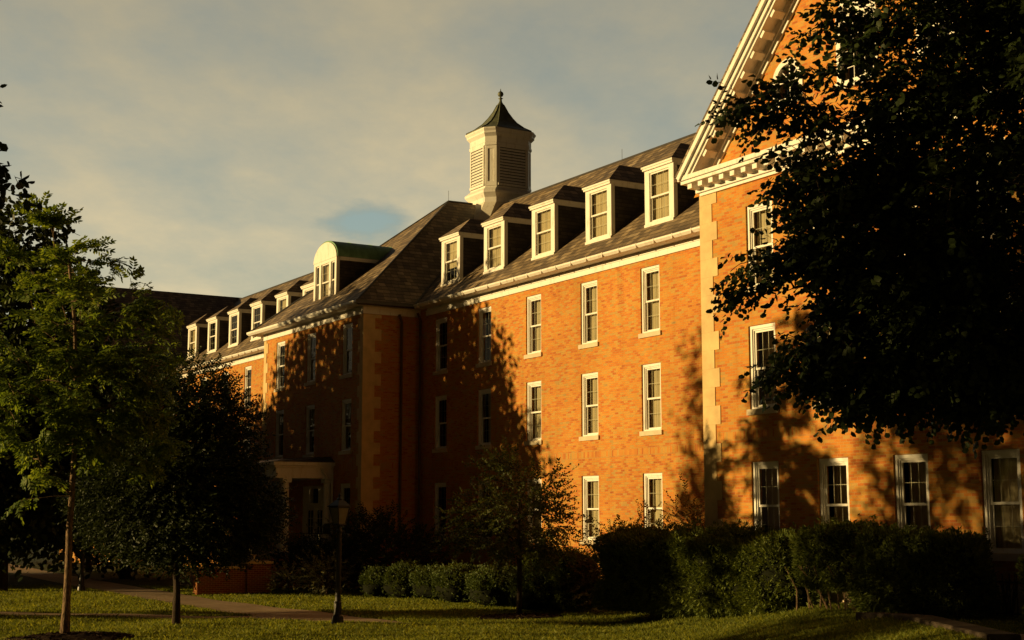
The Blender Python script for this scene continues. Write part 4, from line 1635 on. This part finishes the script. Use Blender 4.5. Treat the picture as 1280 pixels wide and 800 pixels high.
# shrubs and hedges ----------------------------------------------------------
def shrub(name, label, x, y, rx, ry, h, n, kind, leafm, seed, group=None, top='dome', zoff=0, cat='shrub', stems=True, core=True, rough=.10, ang=0.0, scale=(.8, 1.3)):
    """leafy shrub: an added near-black core that blocks light, inside a shell of leaf tufts; top 'dome' or 'box'"""
    rng = np.random.default_rng(seed)
    z0 = gz(x, y) + zoff
    root = empty(name, label, cat, (x, y, z0), group)
    ca, sa = math.cos(ang), math.sin(ang)
    pw = 2.7 if top == 'dome' else 4.4
    d = rng.normal(0, 1, (n, 3))
    if top == 'box':
        # even cover of a rounded box: sample the cube faces by area
        A = np.array([ry * h, rx * h, rx * ry]) + 1e-6
        face = rng.choice(3, n, p=A / A.sum())
        d = rng.uniform(-1, 1, (n, 3))
        d[np.arange(n), face] = np.where(rng.random(n) < .5, -1, 1)
    else:
        d[:, 2] = np.where(rng.random(n) < .8, np.abs(d[:, 2]), d[:, 2])
    d = d / (np.sum(np.abs(d) ** pw, 1) ** (1 / pw))[:, None]
    ph = rng.uniform(0, 6, 6)
    lump = 1 + rough * (np.sin(d[:, 0] * rx * 3.1 + ph[0]) + np.sin(d[:, 1] * 4 + d[:, 2] * h * 2.6 + ph[1]) + .7 * np.sin(d[:, 0] * rx * 6.3 + d[:, 2] * 4 + ph[2])) * .5
    s = lump * (1 - np.abs(rng.normal(0, .07, n)))
    if top != 'box':
        s *= 1 - .12 * rng.random(n)
    P = d * np.array([rx, ry, h / 2]) * s[:, None]
    P[:, 2] += h / 2
    P[:, 2] = np.maximum(P[:, 2], .05)
    shoot = rng.random(n) < .07
    P[shoot] *= 1 + rng.uniform(.02, .10, shoot.sum())[:, None]
    up = (rng.random(n) < .05) & (P[:, 2] > h * .8)
    P[up, 2] += rng.uniform(.04, .20, up.sum())
    nrm = d / np.array([rx, ry, h / 2]) + rng.normal(0, .25, (n, 3)) / max(rx, .5)
    R = np.array([[ca, -sa, 0], [sa, ca, 0], [0, 0, 1]])
    P = P @ R.T
    nrm = nrm @ R.T + np.array([0, 0, .25])
    V, Q = scatter_sprays(kind, P, nrm, rng, scale)
    quads_object('foliage', V, Q, leafm, root)
    if core:  # added solid core, coloured as inner shade, keeps light from leaking through
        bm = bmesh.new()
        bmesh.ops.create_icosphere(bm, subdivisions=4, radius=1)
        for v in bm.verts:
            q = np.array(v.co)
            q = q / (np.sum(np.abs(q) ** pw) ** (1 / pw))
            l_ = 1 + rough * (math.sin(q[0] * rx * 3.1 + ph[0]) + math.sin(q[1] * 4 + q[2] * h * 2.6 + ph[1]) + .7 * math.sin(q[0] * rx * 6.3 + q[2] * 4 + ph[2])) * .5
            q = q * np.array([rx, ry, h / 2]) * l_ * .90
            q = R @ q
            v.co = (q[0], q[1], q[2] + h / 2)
        me = bpy.data.meshes.new('dark_core')
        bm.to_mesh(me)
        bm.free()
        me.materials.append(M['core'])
        o = bpy.data.objects.new('dark_core', me)
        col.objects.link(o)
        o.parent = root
    if stems:
        sm = MB()
        for k in range(9):
            t = rng.uniform(0, 6.28)
            rr = rng.uniform(.1, .5)
            ex, ey = rx * .7 * math.cos(t), ry * .7 * math.sin(t)
            e_ = R @ np.array([ex, ey, 0])
            sm.tube([(e_[0] * rr * .4, e_[1] * rr * .4, -.08), (e_[0] * .6, e_[1] * .6, h * .35), (e_[0], e_[1], h * .7)], [.022, .016, .008], 5)
        sm.build('stems', M['darkbark'], root)
    return root


# clipped round boxwoods in a row before the main range
bxl = ['first round boxwood of the row, beside the bushy lilac', 'second round boxwood of the row from the lilac', 'third round boxwood of the row from the lilac', 'fourth round boxwood of the row, left of the crabapple',
       'wide boxwood behind the left twigs of the crabapple', 'low boxwood between the crabapple trunk and the tall hedge']
for k, (lat, dep, rr, h) in enumerate(((-4.5, 50.2, .74, 1.0), (-3.5, 49.5, .80, 1.12), (-2.55, 48.5, .74, 1.05), (-1.6, 47.0, .98, 1.18), (-.3, 45.0, 1.12, 1.12), (1.0, 43.0, 1.05, 1.2))):
    p = cf(lat, dep)
    shrub('boxwood_shrub', bxl[k], p.x, p.y, rr, rr, h, int(1700 * rr), 'round', M['leaf_box'], 30 + k, 'row of clipped boxwoods', rough=.13, scale=(1.0, 1.6))

# yew hedge pieces before the near wing
shrub('yew_hedge', 'low dark yew hedge between the crabapple and the loose bronze shrub', -36.2, 23.4, 1.25, .75, 1.75, 3600, 'tuft', M['leaf_yew'], 41, 'clipped yew hedges', 'box', cat='hedge', rough=.10, scale=(1, 1.6))
shrub('yew_hedge', 'long clipped yew hedge standing before the corner of the gable wing', -28.7, 22.6, 3.8, .8, 2.05, 12500, 'tuft', M['leaf_yew'], 42, 'clipped yew hedges', 'box', cat='hedge', rough=.13, scale=(1, 1.6))
shrub('yew_hedge', 'thin yew hedge with bare stems showing near its foot', -23.4, 22.6, 1.35, .65, 1.35, 2600, 'tuft', M['leaf_yew'], 43, 'clipped yew hedges', 'box', zoff=.42, cat='hedge', rough=.12, scale=(1, 1.6))
shrub('yew_hedge', 'blocky clipped yew hedge beside the iron railing', -20.75, 22.0, 1.36, .72, 1.66, 5200, 'tuft', M['leaf_yew'], 44, 'clipped yew hedges', 'box', cat='hedge', rough=.12, scale=(1, 1.6))
shrub('yew_hedge', 'end of a yew hedge just entering at the right edge beyond the railing', -16.9, 21.9, .85, .7, 1.25, 2600, 'tuft', M['leaf_yew'], 45, 'clipped yew hedges', 'box', cat='hedge', rough=.12, scale=(1, 1.6))
# bare stems under the thin hedge
hs = MB()
rs_ = np.random.default_rng(5)
for k in range(16):
    x = -24.5 + k * .16
    z = gz(x, 22.4)
    t = rs_.normal(0, .25)
    hs.tube([(x, 22.3 + rs_.normal(0, .15), z - .05), (x + t * .5, 22.2, z + .45), (x + t, 22.0 + rs_.normal(0, .15), z + .95)], [.022, .016, .010], 5)
hs_root = empty('bare_shrub', 'tangle of bare woody stems at the foot of the thin hedge', 'shrub', (-23.4, 22.3, gz(-23.4, 22.3)))
hs.v = [(x + 23.4, y - 22.3, z - gz(-23.4, 22.3)) for x, y, z in hs.v]
hs.build('stems', M['bark'], hs_root)

# loose bronze shrub, lilac, variegated shrubs
def loose(name, label, x, y, rad, h, n, leafm, seed, kind='fine', scale=(.7, 1.2), cat='shrub', lobes=6):
    rng = np.random.default_rng(seed)
    z = gz(x, y)
    cl = []
    for k in range(lobes):
        t = rng.uniform(0, 6.28)
        q = rng.uniform(.1, .6)
        cl.append(((x + rad * q * math.cos(t), y + rad * q * math.sin(t), z + h * rng.uniform(.35, .8)), (rad * rng.uniform(.35, .6),) * 2 + (h * rng.uniform(.2, .3),)))
    cl.append(((x, y, z + h * .4), (rad * .9, rad * .9, h * .4)))
    return tree(name, label, cat, (x, y), [(0, 0, 0), (.02, 0, h * .12), (0, .02, h * .25), (.03, .02, h * .5)], cl, n, kind, leafm, M['darkbark'], .04, seed, shell=.35, spray_scale=scale, droop=.15, bf=.1)


loose('bronze_shrub', 'loose shrub with bronze leaves below the second last ground floor window', -34.0, 24.1, 1.6, 3.0, 620, M['leaf_red'], 51)
loose('bronze_shrub', 'thin twiggy shrub with upright shoots in the corner by the gable wing', -31.9, 25.2, .9, 3.7, 170, M['leaf_red'], 52)
loose('lilac_shrub', 'big dark rounded shrub in the corner beside the pavilion', -47.6, 23.6, 2.2, 2.9, 900, M['leaf_dark'], 53, scale=(.9, 1.5))
loose('lilac_shrub', 'dark shrub standing right behind the lamp post', -49.5, 22.2, 1.5, 2.1, 420, M['leaf_dark'], 54, scale=(.9, 1.4))
loose('variegated_shrub', 'shrub with pale edged leaves behind the lamp post', -47.3, 20.9, 1.05, 1.6, 210, M['leaf_pale'], 55, scale=(.6, 1.0))
loose('variegated_shrub', 'small pale leaved shrub near the brick garden wall', -48.4, 19.9, .7, .95, 90, M['leaf_pale'], 56, scale=(.6, 1.0))
loose('dogwood_shrub', 'dark shrub under the porch railing', -51.3, 21.6, 1.3, 1.7, 340, M['leaf_dark'], 57, scale=(.9, 1.4))

# bare stems by the railing, at the right edge
rx0, ry0 = -19.35, 22.9
z = gz(rx0, ry0)
bs_root = empty('bare_shrub', 'bare forked shrub stems in front of the pale foundation', 'shrub', (rx0, ry0, z))
sm = MB()
r2 = np.random.default_rng(8)
for k in range(9):
    t = r2.uniform(0, 6.28)
    e_ = r2.uniform(.12, .38)
    x1, y1 = e_ * math.cos(t), e_ * .5 * math.sin(t)
    p0, p1_, p2_ = (x1 * .25, y1 * .25, -.05), (x1 * .7, y1 * .7, .38), (x1 * 1.2, y1 * 1.2, r2.uniform(.65, .95))
    sm.tube([p0, p1_, p2_], [.02, .015, .007], 5)
    sm.tube([p1_, (x1 * .4 + .1, y1, .75)], [.011, .005], 4)
sm.build('stems', M['darkbark'], bs_root)
# window well railing
rr_ = empty('iron_railing', 'black iron railing guarding the basement window well', 'railing', (-19.6, 23.0, gz(-19.6, 23.0)))
m_ = MB()
for k in range(13):
    x = -1.0 + k * .17
    m_.box(x - .009, x + .009, -.009, .009, -.05, .86)
m_.build('bars', M['black'], rr_)
m_ = MB()
m_.box(-1.05, 1.09, -.014, .014, .68, .71)
m_.box(-1.05, 1.09, -.014, .014, .08, .105)
m_.build('rails', M['black'], rr_)

# mulch rings
def mulch(name, label, x, y, r_, seed):
    rng = np.random.default_rng(seed)
    V, Q = [], []
    rings = [(0, .10), (.35, .09), (.7, .06), (.92, .03), (1.0, -.02)]
    K = 40
    wob = 1 + .07 * np.sin(np.arange(K) * 2 * np.pi / K * 3 + 1) + rng.normal(0, .02, K)
    for q, dz in rings:
        for k in range(K):
            t = 2 * math.pi * k / K
            xx, yy = x + r_ * q * wob[k] * math.cos(t), y + r_ * q * wob[k] * math.sin(t)
            V.append((xx, yy, gz(xx, yy) + dz + rng.normal(0, .008)))
    for i in range(len(rings) - 1):
        for k in range(K):
            k2 = (k + 1) % K
            Q.append((i * K + k, i * K + k2, (i + 1) * K + k2, (i + 1) * K + k))
    # loose bark chips
    P = rng.uniform(-1, 1, (900, 2))
    P = P[np.hypot(P[:, 0], P[:, 1]) < .98]
    for a, b in P:
        xx, yy = x + a * r_, y + b * r_
        zz = gz(xx, yy) + .10 * (1 - math.hypot(a, b) ** 2) + .012
        t = rng.uniform(0, 6.28)
        l_, w_ = rng.uniform(.03, .07), rng.uniform(.012, .025)
        c, s = math.cos(t), math.sin(t)
        n = len(V)
        tz = rng.normal(0, .015)
        V += [(xx + c * l_ - s * w_, yy + s * l_ + c * w_, zz + tz), (xx - c * l_ - s * w_, yy - s * l_ + c * w_, zz), (xx - c * l_ + s * w_, yy - s * l_ - c * w_, zz - tz), (xx + c * l_ + s * w_, yy + s * l_ - c * w_, zz)]
        Q.append((n, n + 1, n + 2, n + 3))
    o = quads_object(name, V, Q, M['mulch'])
    return tag(o, label, 'mulch', kind='stuff')


t1 = cf(-10.0, 33.3)
mulch('mulch', 'ring of brown bark mulch round the young tree', t1.x, t1.y, 1.5, 1)
t2 = cf(.25, 40.4)
mulch('mulch', 'dark mulch ring round the crabapple trunk', t2.x, t2.y, 1.3, 2)
rings_ = [(t1.x, t1.y, 1.5), (t2.x, t2.y, 1.3)]

# grass -----------------------------------------------------------------------
def grass():
    rng = np.random.default_rng(77)
    N_ = 800000
    dep = 19.5 * np.exp(rng.random(N_) * math.log(58 / 19.5))
    lat = rng.uniform(-.41, .41, N_) * dep
    x = HX * dep + RX * lat
    y = HY * dep + RY * lat
    keep = np.ones(N_, bool)
    for rs, ws in paths:
        for p, w in zip(rs, ws):
            keep &= (x - p.x) ** 2 + (y - p.y) ** 2 > (w / 2 + .02) ** 2 if w > .5 else True
    # between samples of the path
    for rs, ws in paths:
        for p, q, w in zip(rs, rs[1:], ws):
            m_ = (p + q) / 2
            keep &= (x - m_.x) ** 2 + (y - m_.y) ** 2 > (w / 2 + .02) ** 2 if w > .5 else True
    for a, b, r_ in rings_:
        keep &= (x - a) ** 2 + (y - b) ** 2 > (r_ * .97) ** 2
    keep &= ~((lat > CURB_LAT - .36) & (lat < CURB_LAT + .25) & (dep < 28.5))
    keep &= ~((y > 23.3) & (x > -30)) & ~((y > 26.3)) & ~((y > 21.0) & (x < -51))
    x, y, dep = x[keep], y[keep], dep[keep]
    n = len(x)
    z = ground_z(x, y)
    patch = np.sin(x * .9 + 2 * np.sin(y * .5)) * np.sin(y * 1.1 + 1.5 * np.sin(x * .4)) + .8 * np.sin(x * 3.1 + y) * np.sin(y * 2.7 - x * .8)
    h = (.036 + .030 * rng.random(n) + .009 * patch) * (1 + .012 * (dep - 20)) * np.where(rng.random(n) < .05, 1.6, 1)
    w = (.0045 + .003 * rng.random(n)) * (dep / 24)
    t = rng.uniform(0, 2 * np.pi, n)
    cx, sx = np.cos(t), np.sin(t)
    lean = rng.normal(0, .45, (n, 2)) * h[:, None]
    b0 = np.stack([x - cx * w, y - sx * w, z - .01], 1)
    b1 = np.stack([x + cx * w, y + sx * w, z - .01], 1)
    m1 = np.stack([x + cx * w * .7 + lean[:, 0] * .35, y + sx * w * .7 + lean[:, 1] * .35, z + h * .6], 1)
    tp = np.stack([x + lean[:, 0], y + lean[:, 1], z + h], 1)
    V = np.stack([b0, b1, m1, tp], 1).reshape(-1, 3)
    Q = np.arange(4 * n).reshape(n, 4)
    o = quads_object('grass', V, Q, M['grass'])
    return tag(o, 'mown green grass covering the lawn', 'grass', kind='stuff')


grass()

# ------------------------------------------------------------------ street furniture
def lamp_post(label, x, y):
    root = empty('lamp_post', label, 'lamp post', (x, y, gz(x, y)), 'black lantern lamp posts on the lawn')
    m_ = MB()
    m_.lathe([(.20, -.1), (.20, .04), (.15, .07), (.13, .20), (.10, .24), (.085, .50), (.09, .53), (.07, .56)], 0, 0, 16)
    m_.build('base', M['black'], root)
    m_ = MB()
    m_.lathe([(.068, .5), (.062, 1.4), (.052, 2.18), (.075, 2.20), (.075, 2.24), (.05, 2.27), (.05, 2.33), (.10, 2.36), (.10, 2.39)], 0, 0, 14)
    m_.build('post', M['black'], root, smooth=False)
    m_ = MB()
    m_.box(-.10, -.055, -.04, .04, .42, .56)
    m_.build('outlet_box', M['black'], root)
    fr = MB()
    b, t, z0, z1 = .10, .178, 2.39, 2.80
    for sx in (-1, 1):
        for sy in (-1, 1):
            fr.tube([(sx * b, sy * b, z0), (sx * t, sy * t, z1)], .014, 5)
    for r_, z in ((b, z0), (t, z1)):
        for a, c in (((-r_, -r_), (r_, -r_)), ((r_, -r_), (r_, r_)), ((r_, r_), (-r_, r_)), ((-r_, r_), (-r_, -r_))):
            fr.tube([(a[0], a[1], z), (c[0], c[1], z)], .015, 5)
    fr.hull([(-b - .02, -b - .02, z0 - .02), (b + .02, -b - .02, z0 - .02), (b + .02, b + .02, z0 - .02), (-b - .02, b + .02, z0 - .02)],
            [(-b, -b, z0 + .01), (b, -b, z0 + .01), (b, b, z0 + .01), (-b, b, z0 + .01)])
    fr.build('lantern_frame', M['black'], root)
    for k in range(4):
        R = Matrix.Rotation(k * math.pi / 2, 3, 'Z')
        q = [R @ Vector(v) for v in ((-b, -b + .004, z0), (b, -b + .004, z0), (t, -t + .004, z1), (-t, -t + .004, z1))]
        MB().poly(q).build('lantern_pane', M['frost'], root)
    rf = MB()
    e = .215
    rf.hull([(-e, -e, z1), (e, -e, z1), (e, e, z1), (-e, e, z1)], [(-e, -e, z1 + .03), (e, -e, z1 + .03), (e, e, z1 + .03), (-e, e, z1 + .03)])
    rf.hull([(-e + .02, -e + .02, z1 + .03), (e - .02, -e + .02, z1 + .03), (e - .02, e - .02, z1 + .03), (-e + .02, e - .02, z1 + .03)],
            [(-.07, -.07, z1 + .17), (.07, -.07, z1 + .17), (.07, .07, z1 + .17), (-.07, .07, z1 + .17)])
    rf.build('lantern_roof', M['black'], root)
    m_ = MB()
    m_.lathe([(.06, z1 + .16), (.075, z1 + .2), (.03, z1 + .23), (.025, z1 + .26), (.04, z1 + .29), (.005, z1 + .34)], 0, 0, 12)
    m_.build('finial', M['black'], root)
    return root


p = cf(-4.43, 37.3)
l1 = lamp_post('black lantern lamp post beside the path end in front of the porch', p.x, p.y)
l1.rotation_euler.z = math.radians(14)
l1.scale = (1.05, 1.05, 1.06)
p = cf(-15.87, 53.9)
l2 = copy_tree(l1, None)
l2['label'] = 'far dark lamp post by the path, half hidden behind the young tree trunk'
l2.location = (p.x, p.y, gz(p.x, p.y))

# garden wall with pier and urn, left of the lilac
gw = empty('garden_wall', 'low brick garden wall with stone cap before the porch', 'wall', (-50.0, 18.0, -2.7))
m_ = MB()
m_.box(-.22, .22, -.95, .85, -.3, .92)
m_.build('brickwork', M['shaded_brick'], gw)
m_ = MB()
m_.box(-.27, .27, -.97, .84, .92, 1.0)
m_.build('cap', M['stone'], gw)
m_ = MB()
m_.box(-.33, .33, .86, 1.75, -.3, 1.08)
m_.build('pier', M['shaded_brick'], gw)
m_ = MB()
m_.box(-.39, .39, .80, 1.81, 1.081, 1.17)
m_.build('pier_cap', M['stone'], gw)
ur = MB()
ur.lathe([(.17, 0), (.17, .05), (.07, .09), (.06, .15), (.16, .24), (.22, .36), (.20, .40), (.25, .44), (.22, .46)], 0, 0, 18)
o = ur.build('urn', M['foundation'], None, (-50.0, 19.2, -1.53), smooth=True)
tag(o, 'small pale stone urn on the pier of the garden wall', 'urn')

# ------------------------------------------------------------------ camera
cam = bpy.data.cameras.new('camera')
cam.sensor_width = 36.0
cam.lens = F_PX / 1280 * 36.0
cam.clip_start = .1
cam.clip_end = 5000
co_ = bpy.data.objects.new('camera', cam)
col.objects.link(co_)
fw = Vector((HX * math.cos(PITCH), HY * math.cos(PITCH), math.sin(PITCH)))
co_.rotation_euler = fw.to_track_quat('-Z', 'Y').to_euler()
scene.camera = co_

# ------------------------------------------------------------------ light
S_EL, S_AZ = math.radians(7.6), math.radians(27.0)       # above the horizon; off the facade's normal
sun_dir = Vector((-math.sin(S_AZ) * math.cos(S_EL), -math.cos(S_AZ) * math.cos(S_EL), math.sin(S_EL)))
sl = bpy.data.lights.new('sun', 'SUN')
sl.energy = 5.0
sl.angle = math.radians(.55)
sl.color = (1.0, .685, .275)
so_ = bpy.data.objects.new('sun', sl)
so_.location = (-30, -20, 30)
so_.rotation_euler = (-sun_dir).to_track_quat('-Z', 'Y').to_euler()
col.objects.link(so_)

world = bpy.data.worlds.new('World')
scene.world = world
world.use_nodes = True
nt = world.node_tree
nt.nodes.clear()
g = N(nt)
wo = g.n('ShaderNodeOutputWorld')
bg = g.n('ShaderNodeBackground')
bg.inputs[1].default_value = .1
g.l(bg.outputs[0], wo.inputs[0])
sky = g.n('ShaderNodeTexSky')
sky.sky_type = 'NISHITA'
sky.sun_disc = False
sky.sun_elevation = S_EL
sky.sun_rotation = math.atan2(sun_dir.x, sun_dir.y)
sky.air_density = 1.2
sky.dust_density = 2.0
tc = g.n('ShaderNodeTexCoord').outputs['Generated']
sp = g.n('ShaderNodeSeparateXYZ')
g.l(tc, sp.inputs[0])
zc = g.m('MAXIMUM', sp.outputs[2], 0.0)
den = g.m('ADD', zc, .12)
cx_ = g.m('DIVIDE', sp.outputs[0], den)
cy_ = g.m('DIVIDE', sp.outputs[1], den)
# along / across the view for streaks
ul = g.m('ADD', g.m('MULTIPLY', cx_, RX), g.m('MULTIPLY', cy_, RY))
ud = g.m('ADD', g.m('MULTIPLY', cx_, HX), g.m('MULTIPLY', cy_, HY))
cv = g.xyz(g.m('MULTIPLY', ul, .85), g.m('MULTIPLY', ud, .50), 2.3)
n1 = g.noise(cv, 1.3, 9, .60)
n2 = g.noise(g.xyz(g.m('MULTIPLY', ul, .6), g.m('MULTIPLY', ud, .45), 4.7), 3.2, 8, .62)
cloud = g.m('ADD', g.m('MULTIPLY', n1, .65), g.m('MULTIPLY', n2, .35))
# a small gap in the clouds low over the pavilion roof
hv = Vector((HX + RX * (-176 / F_PX) * 1.0, HY + RY * (-176 / F_PX), .208)).normalized()
gap = g.n('ShaderNodeVectorMath', operation='DISTANCE')
wob_ = g.n('ShaderNodeVectorMath', operation='MULTIPLY_ADD')
wob_.inputs[1].default_value = (1, 1, 2.6)
wob_.inputs[2].default_value = (0, 0, 0)
g.l(tc, wob_.inputs[0])
g.l(wob_.outputs[0], gap.inputs[0])
gap.inputs[1].default_value = (hv.x, hv.y, hv.z * 2.6)
gapf = g.m('ADD', gap.outputs['Value'], g.m('MULTIPLY', g.m('SUBTRACT', n2, .5), .10))
cloud = g.m('SUBTRACT', cloud, g.ramp(gapf, [(.0, (.30, .30, .30)), (.010, (.20, .20, .20)), (.036, (0, 0, 0))]))
veil = g.ramp(zc, [(0, (6.6, 5.4, 3.1)), (.10, (5.6, 4.8, 3.05)), (.20, (4.5, 4.0, 2.72)), (.32, (3.15, 2.9, 2.1)), (.6, (1.5, 1.45, 1.2)), (1, (.5, .5, .46))])
# veil bright ahead; the dimming behind the eye is added to deepen wall shade
fwd = g.m('ADD', g.m('MULTIPLY', sp.outputs[0], HX), g.m('MULTIPLY', sp.outputs[1], HY))
dull = g.ramp(g.m('ADD', g.m('MULTIPLY', fwd, .5), .5), [(.35, (.055, .030, .020)), (.70, (.115, .085, .070)), (.93, (1, 1, 1))])
# added glow low in the +X quarter, brightening the cupola's side faces
side = g.m('MAXIMUM', sp.outputs[0], 0.0)
side = g.m('MULTIPLY', g.m('MULTIPLY', side, side), g.m('MAXIMUM', g.m('SUBTRACT', 1.0, g.m('MULTIPLY', zc, 2.2)), 0.0))
dull = g.mix(1.0, dull, g.xyz(g.m('MULTIPLY', side, .18), g.m('MULTIPLY', side, .135), g.m('MULTIPLY', side, .10)), 'ADD')
veil = g.mix(1.0, veil, dull, 'MULTIPLY')
# thinner veil shows the sky behind it
skyc = g.mix(1.0, g.mix(1.0, sky.outputs[0], (1.5, 1.65, 1.75, 1), 'MULTIPLY'), dull, 'MULTIPLY')
cover = g.ramp(cloud, [(.30, (.25, .25, .25)), (.42, (.72, .72, .72)), (.58, (1, 1, 1))])
bright = g.ramp(cloud, [(.36, (.66, .76, .86)), (.48, (.96, .98, .99)), (.60, (1.26, 1.19, 1.08))])
veil2 = g.mix(1.0, veil, bright, 'MULTIPLY')
fin = g.mix(cover, skyc, veil2)
g.l(fin, bg.inputs[0])

# ------------------------------------------------------------------ view
vs = scene.view_settings
scene.display_settings.display_device = 'sRGB'
vs.view_transform = 'Standard'
vs.look = 'None'
vs.exposure = 0.25
vs.gamma = 1.0
vs.use_curve_mapping = False
scene.render.engine = 'CYCLES'
scene.cycles.max_bounces = 6
scene.cycles.transparent_max_bounces = 8
scene.cycles.use_denoising = True
